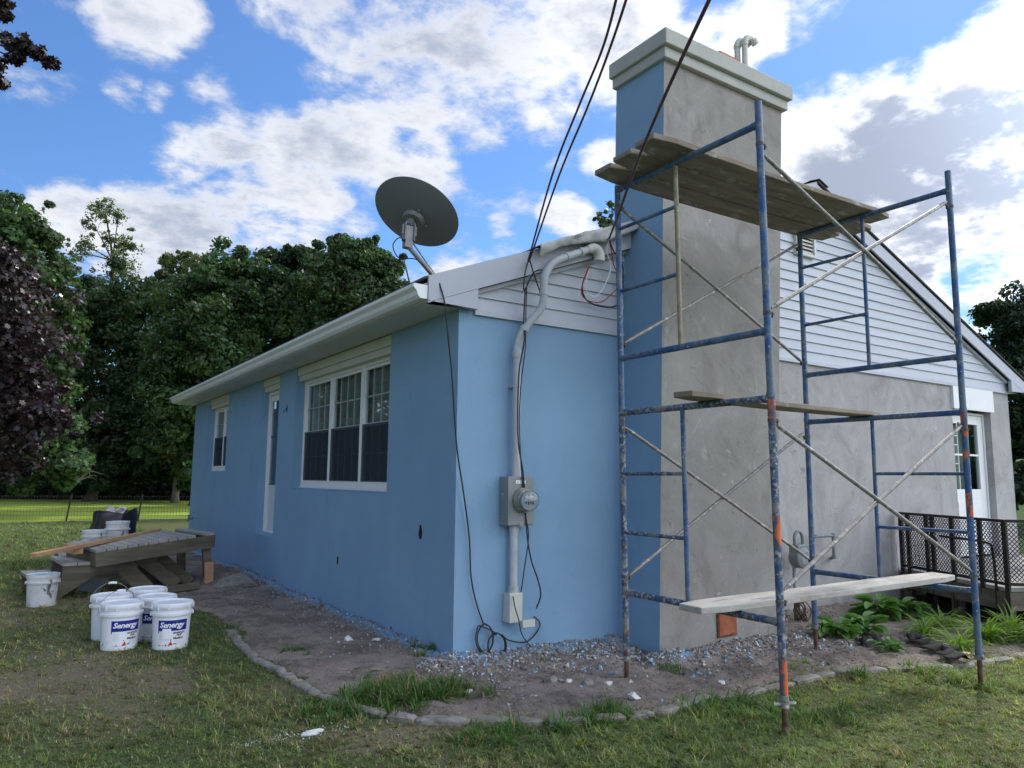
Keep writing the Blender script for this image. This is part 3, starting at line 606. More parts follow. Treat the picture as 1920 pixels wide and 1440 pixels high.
mb = MB(); zm = (wz0+wz1)/2+.02; mb.box(wa, wb, yf+.008, yf+.019, zm-.012, zm+.012)
mb.box(wa+.12, wa+.13, yf+.01, yf+.018, wz0, wz1)
for q in (.17, .33): mb.box(wa, wa+.12, yf+.011, yf+.017, zm+q*.7, zm+q*.7+.01); mb.box(wa, wa+.12, yf+.011, yf+.017, zm-q*.7, zm-q*.7+.01)
mb.build('grille', M['white'], D)
mb = MB(); mb.box(x0-.1, x1+.1, yf+.18, yf+.19, .3, 2.2); mb.build('curtain', M['curtain'], D)
mb = MB(); mb.box(GD[0]-.012, GD[1]+.035, -.035, .002, 2.145, 2.424); mb.build('door_header', M['white'], H, bevel=.002)
# louvered gable vent
V = empty('gable_vent', (4.0, -.03, 3.6), parent=H); vx0, vx1 = onY(1489, 435, -.03)[0], onY(1527, 470, -.03)[0]; vz0, vz1 = 3.56, 3.98
mb = MB()
for (a, b, c, d) in ((vx0, vx0+.035, vz0, vz1), (vx1-.035, vx1, vz0, vz1), (vx0+.035, vx1-.035, vz0, vz0+.03), (vx0+.035, vx1-.035, vz1-.03, vz1)): mb.box(a, b, -.055, -.005, c, d)
mb.build('vent_frame', M['pvc'], V, bevel=.003)
mb = MB()
for k in range(9):
    z = vz0+.04+k*.04; mb.add([(vx0+.035, -.045, z), (vx1-.035, -.045, z), (vx1-.035, -.02, z+.032), (vx0+.035, -.02, z+.032)], [(0, 1, 2, 3)])
o = mb.build('louver', M['pvc'], V); m_ = o.modifiers.new('s', 'SOLIDIFY'); m_.thickness = .004
mb = MB(); mb.box(vx0+.03, vx1-.03, -.012, -.008, vz0+.02, vz1-.02); mb.build('vent_backing', M['interior'], V)
# ---- chimney
CH = empty('chimney', (2.2, -.2, 0), parent=H)
def chx(z, s): return (1.49+.033*z) if s == 0 else (2.86+.070*z)
zc0, zc1 = -.14, 4.80; K = 12
mb = MB(); YC = -.468; YK = .12
for k in range(K):
    a = zc0+(zc1-zc0)*k/K; b = zc0+(zc1-zc0)*(k+1)/K
    mb.add([(chx(a, 0), YC, a), (chx(a, 1), YC, a), (chx(b, 1), YC, b), (chx(b, 0), YC, b)], [(0, 1, 2, 3)])
    mb.add([(chx(a, 1), YC, a), (chx(a, 1), YK, a), (chx(b, 1), YK, b), (chx(b, 1), YC, b)], [(0, 1, 2, 3)])
    mb.add([(chx(a, 1), YK, a), (chx(a, 0), YK, a), (chx(b, 0), YK, b), (chx(b, 1), YK, b)], [(0, 1, 2, 3)])
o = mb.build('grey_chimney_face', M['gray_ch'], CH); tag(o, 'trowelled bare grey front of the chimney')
mb = MB()
for k in range(K):
    a = zc0+(zc1-zc0)*k/K; b = zc0+(zc1-zc0)*(k+1)/K
    mb.add([(chx(a, 0), YK, a), (chx(a, 0), YC, a), (chx(b, 0), YC, b), (chx(b, 0), YK, b)], [(0, 1, 2, 3)])
o = mb.build('blue_chimney_side', M['blue'], CH); tag(o, 'blue coated side of the chimney')
mb = MB(); c0, c1 = chx(4.75, 0), chx(4.75, 1)
mb.box(c0-.035, c1+.035, YC-.045, YK+.02, 4.705, 4.80)
mb.add([(c0-.062, YC-.085, 4.80), (c1+.062, YC-.085, 4.80), (c1+.062, YK+.035, 4.80), (c0-.062, YK+.035, 4.80), (c0-.062, YC-.085, 4.935), (c1+.062, YC-.085, 4.935), (c1+.062, YK+.035, 4.935), (c0-.062, YK+.035, 4.935), (c0-.02, YC-.02, 4.955), (c1+.02, YC-.02, 4.955), (c1+.02, YK+.02, 4.955), (c0-.02, YK+.02, 4.955)],
       [(0, 3, 2, 1), (0, 1, 5, 4), (1, 2, 6, 5), (2, 3, 7, 6), (3, 0, 4, 7), (4, 5, 9, 8), (5, 6, 10, 9), (6, 7, 11, 10), (7, 4, 8, 11), (8, 9, 10, 11)])
mb.build('chimney_cap', M['cap'], CH, bevel=.008)
mb = MB(); fxa = onY(1330, 88, -.2)[0]
mb.box(fxa, fxa+.30, -.32, -.02, 4.95, float(onY(1330, 84, -.32)[2])); mb.build('flue_tile', M['clay'], CH, bevel=.012)
for (pxb, ty) in ((1383, -.15), (1397, -.22)):
    b = onY(pxb, 110, ty); x = b[0]; mb = MB(); r = .029
    pts = [(x, ty, 4.93), (x, ty, 5.45)]+[(x+.085*(1-math.cos(a)), ty-.0*a, 5.45+.085*math.sin(a)) for a in (R(15), R(30), R(45), R(60), R(75), R(90))]+[(x+.125, ty, 5.53), (x+.165, ty, 5.505)]
    mb.tube(pts, r, 16, cap=False); mb.tube([(x, ty, 5.43), (x, ty, 5.465)], r+.006, 16); mb.tube([(x+.13, ty, 5.53), (x+.168, ty, 5.504)], r+.007, 16, cap=False)
    o = mb.build('vent_pipe', M['pvc'], CH, smooth=True, auto=True)
cl = onY(1345, 1155, YC); cr_ = onY(1379, 1187, YC)
mb = MB(); mb.box(cl[0], cr_[0], YC-.018, YC+.01, cr_[2]+.0, cl[2]+.02); o = mb.build('cleanout_door', M['rustdoor'], CH, bevel=.003)
mb = MB(); mb.box(cl[0]-.012, cl[0]-.001, YC-.012, YC-.001, cr_[2]-.01, cl[2]+.03); mb.box(cl[0]-.012, cr_[0]+.012, YC-.012, YC-.001, cr_[2]-.014, cr_[2]-.003); mb.build('cleanout_frame', M['rust'], o)
# holes and fittings left in the blue coat
for nm, (px, py), s in (('outlet_hole', (788, 998), .035), ('pipe_hole', (633, 1050), .026), ('lamp_hole', (538, 766), .028)):
    c = onX(px, py, -.002); mb = MB(); random.seed(px)
    pts = [(c[0], c[1]+math.cos(a)*s*random.uniform(.7, 1.2)*.8, c[2]+math.sin(a)*s*random.uniform(.8, 1.25)*1.5) for a in np.linspace(0, 2*math.pi, 15)[:-1]]
    mb.add(pts, [tuple(range(14))]); o = mb.build(nm, M['interior'], H)
    if nm == 'lamp_hole':
        mb = MB(); mb.tube([c+np.array((-.001, 0, 0)), c+np.array((-.03, .01, -.02)), c+np.array((-.035, 0, -.05))], .004, 6); mb.build('wire_end', M['black'], o)
c = onX(362, 972, 0); mb = MB(); mb.tube([(0, c[1], c[2]), (-.09, c[1], c[2])], .016, 10); mb.tube([(-.07, c[1], c[2]+.05), (-.07, c[1], c[2]-.05)], .012, 10); mb.tube([(-.09, c[1]-.03, c[2]+.05), (-.05, c[1]+.03, c[2]+.05)], .01, 8)
tag(mb.build('hose_tap', M['gasmeter'], None, origin=(0, c[1], c[2]), smooth=True), 'small outdoor hose tap low on the blue wall near its far corner', 'tap')
c = onY(1797, 797, -.0); mb = MB(); random.seed(8)
mb.add([(c[0]+math.cos(a)*.05*random.uniform(.6, 1.2), -.003, c[2]+math.sin(a)*.05*random.uniform(.6, 1.2)) for a in np.linspace(0, 2*math.pi, 13)[:-1]], [tuple(range(12))]); mb.build('lamp_hole', M['rust'], H)
# ================================================================== SCAFFOLD
M['dialgrey'] = nmat('dial_grey', [(.3, (.24, .26, .30)), (.7, (.32, .34, .38))], 20, 4, .5)
M['darksteel'] = nmat('dark_steel', [(.3, (.05, .05, .055)), (.7, (.15, .14, .13))], 30, 6, .7, .0008, 80)
S = empty('scaffold_tower', (1.74, -1.5, -.07), 'two tier blue tubular scaffold tower with cross braces in front of the chimney', 'scaffold')
W_ = 1.19
FR = {0: (.794, -.871, -.009, .004), 1: (2.692, -.946, -.004, -.004)}
def LP(side, out, z, dy=0):   # point on a leg; out 0 = leg by the wall, 1 = outer leg, fraction allowed
    X, Y, lx_, ly_ = FR[side]; return Vector((X+lx_*z, Y-W_*out+ly_*z+dy, z))
def frame(side, z0, z1, hz, bz, mid, rungs, mz0, mat, midmat, nm_l):
    F = empty('scaffold_frame', LP(side, .5, z0), parent=S); F['label'] = nm_l
    for out in (0, 1):
        zt = z1 if isinstance(z1, (int, float)) else z1[out]
        mb = MB(); mb.tube([LP(side, out, z0), LP(side, out, zt)], .0205, 14); mb.tube([LP(side, out, z0-.008), LP(side, out, z0+.02)], .0235, 14)
        o = mb.build('leg', mat, F, smooth=True, auto=True)
    for z, nm in ((hz, 'header_tube'), (bz, 'lower_tube')):
        mb = MB(); mb.tube([LP(side, .015, z), LP(side, .985, z)], .0205 if z == hz or True else .015, 14)
        for q in (.02, .98): mb.tube([LP(side, q-.012, z), LP(side, q+.012, z)], .0235, 12)
        mb.build(nm, mat, F, smooth=True, auto=True)
    a, b = mid
    mb = MB(); mb.tube([LP(side, a, bz), LP(side, b, hz)], .0145, 12); mb.build('ladder_tube', midmat, F, smooth=True, auto=True)
    for z, q0 in rungs:
        mb = MB(); t_ = (z-bz)/(hz-bz); q = a+(b-a)*t_
        mb.tube([LP(side, q0, z), LP(side, q, z)], .0125, 12); mb.build('rung', mat, F, smooth=True, auto=True)
    for out in (0, 1):
        for z in (bz+.10, hz-.12):   # brace studs with toggle locks
            p = LP(side, out, z); sx = 1 if side == 0 else -1
            mb = MB(); mb.tube([p+Vector((-.02*sx, 0, 0)), p+Vector((.055*sx, 0, 0))], .007, 8); mb.box(p.x+.038*sx-.003, p.x+.038*sx+.003, p.y-.010, p.y+.010, p.z-.022, p.z+.010)
            mb.tube([p+Vector((0, 0, -.010)), p+Vector((0, 0, .010))], .0225, 12)
            mb.build('brace_lock', M['darksteel'], F)
    return F
uL = frame(0, 1.70, (3.27, 3.38), 3.245, 2.056, (.46, .46), [(2.96, 0), (2.52, 0)], 2.056, M['scaf'], M['tan_tube'], 'upper left frame with a yellowed ladder tube')
lL = frame(0, .13, 1.695, 1.685, .512, (.46, .46), [(1.28, 0), (.895, 0)], .512, M['scaf_worn'], M['scaf'], 'lower left frame caked with dried plaster')
uR = frame(1, 1.72, (3.28, 3.40), 3.262, 2.09, (.46, .46), [(2.98, 0), (2.50, 0)], 2.09, M['scaf'], M['scaf'], 'upper right frame in clean blue')
lR = frame(1, .15, 1.715, 1.711, .537, (.46, .46), [(1.30, 1), (.915, 1)], .537, M['scaf'], M['scaf'], 'lower right frame')
# orange paint marks on the legs
def mark(F, side, out, z0, z1, ang):
    mb = MB(); X = LP(side, out, 0); r = .0213; n = 9; vs = []
    for z in np.linspace(z0, z1, 7):
        for k in range(n):
            a = ang+(k/(n-1)-.5)*2.5; p = LP(side, out, z); vs.append((p.x+r*math.cos(a), p.y+r*math.sin(a), z+random.uniform(-.006, .006)))
    mb.add(vs, [(i*n+k, i*n+k+1, (i+1)*n+k+1, (i+1)*n+k) for i in range(6) for k in range(n-1)])
    mb.build('orange_paint_mark', M['orange'], F, smooth=True)
av = math.atan2(-.5, -.8)
for (z0, z1) in ((1.57, 1.68), (.90, 1.06), (.14, .32)): mark(lL, 0, 1, z0, z1, av+.4)
for (z0, z1) in ((1.55, 1.70), (1.02, 1.17), (1.40, 1.45)): mark(lR, 1, 1, z0, z1, av+.1)
# screw jacks
for side, out, zb, zn in ((0, 0, -.045, .11), (0, 1, -.066, .115), (1, 0, -.03, .13), (1, 1, -.079, .135)):
    J = LP(side, out, 0); mb = MB(); base = LP(side, out, zb-.02); mb.tube([base, LP(side, out, zn+.12)], .0145, 12)
    for k in range(14): z = zb+.01+k*.0105; mb.tube([LP(side, out, z), LP(side, out, z+.005)], .0165, 10)
    o = mb.build('screw_jack', M['rust'], S, smooth=True, auto=True)
    n = LP(side, out, zn-.01); a = .35+side+out*.4; d = Vector((math.cos(a), -math.sin(a)*.5, 0))
    mb = MB(); mb.tube([n-d*.075, n+d*.075], [.009, .011], 8); mb.tube([n+Vector((0, 0, -.018)), n+Vector((0, 0, .014))], .026, 12); mb.build('wing_nut', M['galv'], o, smooth=True, auto=True)
    if side == 0 and out == 0: mb = MB(); mb.box(n.x-.05, n.x+.05, n.y-.05, n.y+.05, zb-.02, zb-.012); mb.build('foot_plate', M['rustdoor'], o)
# cross braces
def brace(out, z00, z01, z10, z11, mat=M['galv']):
    dy = .03 if out == 0 else 0
    for (za, zb, off) in ((z00, z11, .034), (z01, z10, .048)):
        a = LP(0, out, za)+Vector((off, 0, 0)); b = LP(1, out, zb)-Vector((off, 0, 0)); mid = (a+b)/2+Vector((0, (off-.041)*1.6, 0)); dd = (b-a).normalized()
        mb = MB(); mb.tube([a+dd*.03, mid, b-dd*.03], .0125, 10)
        mb.add([], []); mb.tube([a-dd*.01, a+dd*.05], [.006, .013], 8); mb.tube([b+dd*.01, b-dd*.05], [.006, .013], 8)
        mb.build('cross_brace', mat, S, smooth=True, auto=True)
def zpx(side, out, x, y): X, Y, _, _ = FR[side]; return float(onY(x, y, Y-W_*out)[2])
brace(1, zpx(0, 1, 1437, 290), zpx(0, 1, 1447, 575), zpx(1, 1, 1775, 382), zpx(1, 1, 1790, 640))
brace(1, zpx(0, 1, 1450, 795), zpx(0, 1, 1466, 1105), zpx(1, 1, 1807, 800), zpx(1, 1, 1822, 1070))
brace(0, zpx(0, 0, 1165, 390), zpx(0, 0, 1166, 640), zpx(1, 0, 1500, 463), zpx(1, 0, 1510, 680))
brace(0, zpx(0, 0, 1168, 802), zpx(0, 0, 1176, 1078), zpx(1, 0, 1518, 812), zpx(1, 0, 1527, 1048))
# planks
def plank(name, a, b, wd, th, mat, lab, grp=None, seed=1, sag=.0):
    random.seed(seed); a = Vector(a); b = Vector(b); mb = MB(); n = 14; d = (b-a).normalized(); sd_ = Vector((-d.y, d.x, 0)).normalized(); vs = []; fs = []
    for i in range(n+1):
        t_ = i/n; c = a.lerp(b, t_)-Vector((0, 0, sag*math.sin(math.pi*t_))); cut = .03 if i in (0, n) else 0
        e = [random.uniform(-.0025, .0025) for _ in range(4)]; hw = wd/2
        vs += [c+sd_*(hw-cut+e[0]), c-sd_*(hw-cut+e[1]), c-sd_*(hw-cut+e[1])+Vector((0, 0, th+e[2])), c+sd_*(hw-cut+e[0])+Vector((0, 0, th+e[3]))]
        if i == 0 or i == n: pass
        if i:
            p = 4*(i-1); q = 4*i
            for k in range(4): fs.append((p+k, q+k, q+(k+1) % 4, p+(k+1) % 4))
    fs += [(0, 1, 2, 3), (4*n+3, 4*n+2, 4*n+1, 4*n)]
    # clipped corners: slide end rings inwards
    mb.add(vs, fs); o = mb.build(name, mat, None, origin=(a+b)/2, bevel=.005)
    return tag(o, lab, 'plank', grp)
zt = 3.262+.022; Ts = 'planks of the top platform'
def topx(x, y, yy): p = onY(x, y, yy); return p[0]
YP = [-1.42, -1.19, -.965]
xl0 = [onZ(1124, 330, zt)[0]+.02, onZ(1150, 305, zt)[0]+.0, onZ(1152, 283, zt)[0]+.0]
print('plank ends', [onZ(*p, zt).round(2) for p in ((1124, 330), (1155, 348), (1150, 280), (1180, 264), (1665, 405), (1640, 440), (1575, 432), (1515, 420), (1385, 375))])
PL = [(-.0, 'nearest plank of the high platform, farthest from the chimney'), (0, 'middle plank of the three on the high platform'), (0, 'plank of the high platform that runs closest to the chimney')]
plank('scaffold_plank', (.46, -1.44, zt), (2.95, -1.49, zt), .225, .036, M['plank'], PL[0][1], Ts, 1, .012)
plank('scaffold_plank', (.49, -1.205, zt), (3.10, -1.255, zt), .225, .036, M['plank'], PL[1][1], Ts, 2, .008)
plank('scaffold_plank', (.53, -.97, zt), (3.02, -1.02, zt), .225, .036, M['plank'], PL[2][1], Ts, 3, .010)
a = onZ(1328, 738, 1.73); b = onZ(1640, 779, 1.73); print('mid plank', a, b, LP(0, .6, 1.7), LP(1, .3, 1.7))
plank('scaffold_plank', (.52, -1.66, 1.708), (2.86, -1.40, 1.735), .19, .032, M['plank'], 'single grey board lying across the middle rails of the scaffold', None, 5, .01)
print('bench', onZ(1318, 1130, .56), onZ(1370, 1145, .56), onZ(1788, 1080, .56), onZ(1715, 1070, .56))
plank('scaffold_plank', (.50, -1.70, .535), (2.98, -1.80, .56), .225, .036, M['plank_white'], 'low plank white with dried plaster on the bottom rails of the scaffold', None, 6, .0)
# ================================================================== METER, CONDUIT, CABLES
E_ = empty('electric_meter', (.47, -.06, .95), 'grey electric meter box with round glass meter and its conduits on the blue gable wall', 'electric meter')
bx0, bx1, bz0, bz1 = .365, .585, .905, 1.255
mb = MB(); mb.box(bx0, bx1, -.115, 0, bz0, bz1); mb.build('meter_box', M['meterbox'], E_, bevel=.005)
mb = MB(); mb.box(bx0-.004, bx1+.004, -.122, -.116, bz0+.006, bz1-.006); mb.box(bx0+.09, bx1-.09, -.128, -.1225, bz0-.006, bz0+.02); mb.build('box_cover', M['meterbox'], E_, bevel=.003)
mc = (.485, -.122, 1.085)
mb = MB(); mb.lathe(mc, [(.090, 0), (.090, .018), (.084, .024), (.083, .034), (.078, .038), (.078, .058), (.074, .060)], 40, ax=(0, -1, 0)); mb.build('meter_ring', M['galv'], E_, smooth=True, auto=True)
mb = MB(); mb.lathe((mc[0], mc[1]-.061, mc[2]), [(.073, 0), (.072, .045), (.066, .056), (.05, .06), (.0, .061)], 40, ax=(0, -1, 0), cap=False); mb.build('glass_dome', M['glass'], E_, smooth=True)
mb = MB(); mb.lathe((mc[0], mc[1]-.0605, mc[2]), [(.069, 0), (.069, .028), (0.0, .0285)], 36, ax=(0, -1, 0), cap=False); dial = mb.build('dial_face', M['dialgrey'], E_, smooth=True, auto=True)
mb = MB(); yb = mc[1]-.0605-.0285-.002; mb.box(mc[0]-.038, mc[0]+.03, yb-.001, yb, mc[2]+.012, mc[2]+.034); mb.build('display', M['textgrey'], dial)
mb = MB(); [mb.box(mc[0]-.035+.02*k, mc[0]-.025+.02*k, yb-.001, yb, mc[2]-.02-.008*(k % 2), mc[2]-.006) for k in range(4)]; mb.build('printed_marks', M['textblack'], dial)
mb = MB(); mb.box(.425, .51, -.1245, -.1235, 1.205, 1.228); st = mb.build('sticker', M['textwhite'], E_)
mb = MB(); mb.box(.463, .467, -.1252, -.1247, 1.208, 1.225); mb.box(.432, .45, -.1252, -.1247, 1.213, 1.218); mb.box(.48, .50, -.1252, -.1247, 1.213, 1.218); mb.build('printed_marks', M['textblack'], st)
rC = .030
pts = [(.47, -.06, 1.25), (.47, -.06, 2.14), (.472, -.062, 2.22), (.50, -.075, 2.32), (.545, -.10, 2.40), (.60, -.125, 2.47), (.635, -.14, 2.53), (.648, -.15, 2.60), (.65, -.15, 2.72), (.665, -.15, 2.79), (.71, -.15, 2.86), (.77, -.15, 2.91), (.86, -.15, 2.955), (1.08, -.15, 3.055)]
mb = MB(); mb.tube(spline(pts, 5), rC, 18)
for z in (1.275, 2.16): mb.tube([(.47, -.06, z-.025), (.47, -.06, z+.025)], rC+.006, 18)
for z in (1.92,): mb.tube([(.47, -.06, z-.008), (.47, -.06, z+.008)], rC+.007, 18); mb.box(.43, .51, -.03, 0, z-.008, z+.008)
for (p, q) in (((.512, -.08, 2.345), (.528, -.09, 2.372)), ((.649, -.15, 2.62), (.649, -.15, 2.66)), ((.86, -.15, 2.955), (.89, -.15, 2.969)), ((1.0, -.15, 3.018), (1.03, -.15, 3.032))): mb.tube([p, q], rC+.006, 18)
mb.build('service_conduit', M['conduit'], E_, smooth=True, auto=True)
mb = MB(); c = Vector((1.08, -.15, 3.055)); mb.tube(spline([c, c+Vector((.05, 0, .022)), c+Vector((.095, -.0, .012)), c+Vector((.12, 0, -.03)), c+Vector((.118, 0, -.075))], 4), [.034+.010*min(1, i/8) for i in range(17)], 18); mb.build('weatherhead', M['pvc'], E_, smooth=True, auto=True)
mb = MB(); mb.tube([(.46, -.05, .90), (.46, -.05, .44)], .030, 18); mb.tube([(.46, -.05, .905), (.46, -.05, .86)], .037, 18); mb.tube([(.46, -.05, .47), (.46, -.05, .43)], .036, 18); mb.build('lower_conduit', M['conduit'], E_, smooth=True, auto=True)
mb = MB(); mb.box(.405, .515, -.09, 0, .225, .43); mb.build('junction_box', M['beige'], E_, bevel=.005)
mb = MB(); mb.box(.497, .605, -.12, -.091, .188, .24); mb.build('small_box', M['beige'], E_, bevel=.004)
def cable(pts, r, mat, lab, name='cable', k=7, n=8, grp=None, cat='cable'):
    mb = MB(); mb.tube(spline(pts, k), r, n); o = mb.build(name, mat, None, origin=Vector(pts[0]), smooth=True); return tag(o, lab, cat, grp)
Pw = lambda x, y, Y=-.13: Vector(onY(x, y, Y))
cable([Pw(985, 540, -.13), Pw(982, 600, -.09), Pw(983, 640), Pw(974, 690), Pw(971, 760), Pw(972, 830), Pw(980, 880), Pw(984, 930), Pw(988, 1000), Pw(996, 1050), Pw(1008, 1085), Pw(1014, 1115), Pw(1006, 1140, -.02)], .0055, M['black'], 'black cable hanging beside the conduit and curling into the blue wall', k=6)
cable([Pw(988, 530, -.135), Pw(986, 590, -.10), Pw(985, 650), Pw(977, 720), Pw(974, 790), Pw(977, 870), Pw(985, 960), Pw(991, 1005), Pw(984, 1060), Pw(977, 1110, -.02)], .004, M['black'], 'thinner black cable that ends loose beside the lower conduit', k=6)
cable([Pw(990, 490, -.12), Pw(984, 515, -.14), Pw(983, 545, -.13), Pw(1000, 512, -.14), Pw(1018, 508, -.14), Pw(1020, 535, -.13), Pw(1022, 565, -.12), Pw(1012, 545, -.14), Pw(1000, 510, -.15), Pw(994, 490, -.13)], .0055, M['black'], 'black cable loop tied at the rake board above the conduit')
cable([Pw(824, 531, -.1), Pw(834, 570, -.12), Pw(841, 640, -.12), Pw(847, 700, -.10), Pw(852, 780, -.09), Pw(858, 850, -.07), Pw(870, 930, -.05), Pw(880, 1010, -.03), Pw(883, 1080, -.03), Pw(893, 1130, -.03), Pw(907, 1172, -.03)], .0055, M['black'], 'long black cable hanging from the dish down across the wall corner')
# coils
pts = []
for k in range(2):
    for a in np.linspace(0, 2*math.pi, 13)[:-1]: pts.append(Pw(910+15*math.sin(a)*(1+.07*k)-2*k, 1197+26*-math.cos(a)*(1+.05*k), -.035-.006*k))
for k in range(2):
    for a in np.linspace(0, 2*math.pi, 13)[:-1]: pts.append(Pw(931+16*math.sin(-a)*(1+.08*k)+1*k, 1210-22*math.cos(a)*(1+.06*k), -.05-.006*k))
pts += [Pw(955, 1201, -.05), Pw(985, 1204, -.03), Pw(1003, 1190, -.02), Pw(1013, 1170, -.02), Pw(1002, 1156, -.015)]
cable(pts, .0048, M['black'], 'coiled black cable hooked low on the blue wall by the corner', k=3)
cable([Pw(962, 1118, -.10), Pw(966, 1140, -.12), Pw(972, 1160, -.12), Pw(977, 1185, -.11), Pw(985, 1200, -.03), Pw(1000, 1218, -.04), Pw(1012, 1232, -.07)], .004, M['black'], 'short ground wire from the small box down into the rubble')
# service drop
def drop(pts, r, mat, lab, cat='power cable'): return cable(pts, r, mat, lab, 'overhead_cable', 10, 8, cat=cat)
a0 = Pw(990, 490, -.13); 
drop([a0, Vector(at(1035, 330, 4.6)), Vector(at(1085, 200, 4.0)), Vector(at(1130, 90, 3.5)), Vector(at(1160, -20, 3.1)), Vector(at(1190, -150, 2.8))], .0065, M['cable'], 'slacker of the two overhead cables that end at the rake board')
drop([a0+Vector((.01, 0, 0)), Vector(at(1048, 330, 4.6)), Vector(at(1100, 205, 4.0)), Vector(at(1142, 95, 3.5)), Vector(at(1180, -20, 3.1)), Vector(at(1215, -150, 2.8))], .0065, M['cable'], 'tauter of the two overhead cables that end at the rake board')
b0 = Pw(1142, 448, -.16)
drop([b0, Vector(at(1160, 400, 4.6)), Vector(at(1178, 350, 4.2)), Vector(at(1200, 290, 3.8)), Vector(at(1240, 195, 3.3)), Vector(at(1285, 95, 2.9)), Vector(at(1332, -5, 2.6)), Vector(at(1390, -130, 2.3))], .0078, M['cable'], 'thick dark overhead cable crossing in front of the chimney and plank ends')
cable([b0, Pw(1150, 470, -.14), Pw(1166, 495, -.13), Pw(1168, 520, -.10), Pw(1166, 560, -.09), Pw(1150, 575, -.08), Pw(1120, 573, -.08), Pw(1098, 560, -.1), Pw(1092, 535, -.12), Pw(1106, 497, -.15)], .006, M['black'], 'black service wire looping from the weatherhead under the siding corner')
cable([b0, Pw(1148, 480, -.12), Pw(1152, 500, -.10), Pw(1166, 530, -.09), Pw(1150, 548, -.09), Pw(1128, 566, -.09), Pw(1102, 563, -.11), Pw(1090, 545, -.12), Pw(1104, 497, -.15)], .0045, M['red'], 'red service wire looping below the weatherhead')
cable([b0, Pw(1137, 470, -.12), Pw(1145, 495, -.1), Pw(1142, 515, -.1), Pw(1128, 545, -.1), Pw(1112, 556, -.1), Pw(1098, 540, -.12), Pw(1105, 497, -.15)], .004, M['textwhite'], 'white neutral wire looping below the weatherhead')
# ================================================================== DISH
DC = Vector(onY(781, 400, .10)); base = Vector(onY(822, 530, -.02)); 
view = (Vector(DC)-Vector(CAM)).normalized(); vr = Vector(RT); vu = vr.cross(view).normalized(); 
nrm = (view*.70+(vr*.5+vu*.866)*.714).normalized()
DS = empty('satellite_dish', base, 'dark grey satellite dish seen from behind on a bent mast at the near roof corner', 'satellite dish')
r_ = .315; mb = MB(); prof = [(0.0005, -.062)]
prof = [(r_*k/10, -.062+.062*(k/10)**2) for k in range(0, 11)]; prof[0] = (.0005, -.062)
mb.lathe(DC, prof+[(r_+.004, .002), (r_+.003, .008), (r_-.004, .006)]+[(r_*k/10, -.056+.062*(k/10)**2) for k in range(9, -1, -1)][:-1]+[(.0005, -.056)], 56, ax=nrm, cap=False)
mb.build('reflector', M['dish'], DS, smooth=True, auto=True)
apex = DC-nrm*.062; side_ = nrm.cross(Vector((0, 0, 1))).normalized(); upn = side_.cross(nrm).normalized()
hub = apex-vu*0.0
mb = MB(); mb.lathe(hub-nrm*.028, [(.07, 0), (.085, .02), (.085, .03)], 28, ax=nrm); 
for k in range(4):
    a = k*math.pi/2+.6; mb.lathe(hub+side_*.1*math.cos(a)+upn*.1*math.sin(a)-nrm*.008, [(.008, 0), (.008, .02)], 8, ax=nrm)
mb.build('mount_ring', M['dishrim'], DS, smooth=True, auto=True)
elb = Vector(onY(764, 458, .02)); mt = Vector(onY(766, 425, .03))
mb = MB(); mb.beam(elb+Vector((0, 0, -.03)), mt, .06, .05, up=(0, 1, 0)); mb.beam(hub-nrm*.02, mt, .045, .06); 
for s in (-.035, .035): mb.beam(elb+Vector((s, -.01, .02)), mt+Vector((s, -.01, .02)), .008, .055, up=(0, 1, 0)); mb.tube([elb+Vector((s*1.4, -.02, .06)), mt+Vector((s*1.4, -.02, .0))], .008, 8)
mb.build('bracket', M['dishrim'], DS, bevel=.004)
mb = MB(); mb.tube(spline([mt+Vector((0, .0, -.06)), elb, elb.lerp(base, .25)+Vector((0, 0, -.005)), elb.lerp(base, .6), base], 5), .0165, 14); mb.tube([base, base+Vector((0, .02, -.035))], .03, 12); mb.build('mast', M['dishrim'], DS, smooth=True, auto=True)
mb = MB(); mb.tube([elb+Vector((.03, 0, .03)), base+Vector((.02, -.0, 0))], .006, 8); mb.tube([elb+Vector((.0, .05, -.10)), base+Vector((-.06, .3, -.02))], .006, 8); mb.build('brace_strut', M['galv'], DS, smooth=True)
mb = MB(); mb.tube(spline([elb+Vector((-.01, 0, .0)), elb+Vector((-.07, -.02, .03)), elb+Vector((-.11, 0, -.03)), elb+Vector((-.06, 0, -.11)), elb.lerp(base, .35)+Vector((-.03, -.02, -.02)), elb.lerp(base, .7)+Vector((-.02, -.02, 0)), base], 6), .004, 6); mb.build('coax', M['black'], DS, smooth=True)
# ================================================================== GAS METER
GM = empty('gas_meter', (3.95, -.2, .1), 'grey gas meter with looping pipes on the grey wall right of the chimney', 'gas meter')
c = Vector(onY(1499, 1045, -.20)); mb = MB()
mb.lathe(c+Vector((0, .07, 0)), [(.06, 0), (.10, .02), (.10, .12), (.06, .14)], 24, ax=(0, -1, 0)); mb.box(c.x-.09, c.x+.09, c.y-.05, c.y+.05, c.z+.02, c.z+.12); mb.build('meter_body', M['gasmeter'], GM, bevel=.01)
r2 = c+Vector((.10, -.02, -.03)); mb = MB(); mb.lathe(r2+Vector((0, .02, 0)), [(.05, 0), (.075, .01), (.075, .03), (.04, .05), (.035, .09)], 20, ax=(-.3, -1, 0)); mb.build('regulator', M['gasmeter'], GM, smooth=True, auto=True)
mb = MB(); rp = .015
mb.tube(spline([c+Vector((-.06, 0, .10)), c+Vector((-.06, 0, .2)), c+Vector((0, 0, .24)), c+Vector((.05, 0, .2)), c+Vector((.06, 0, .10))], 5), rp, 12)
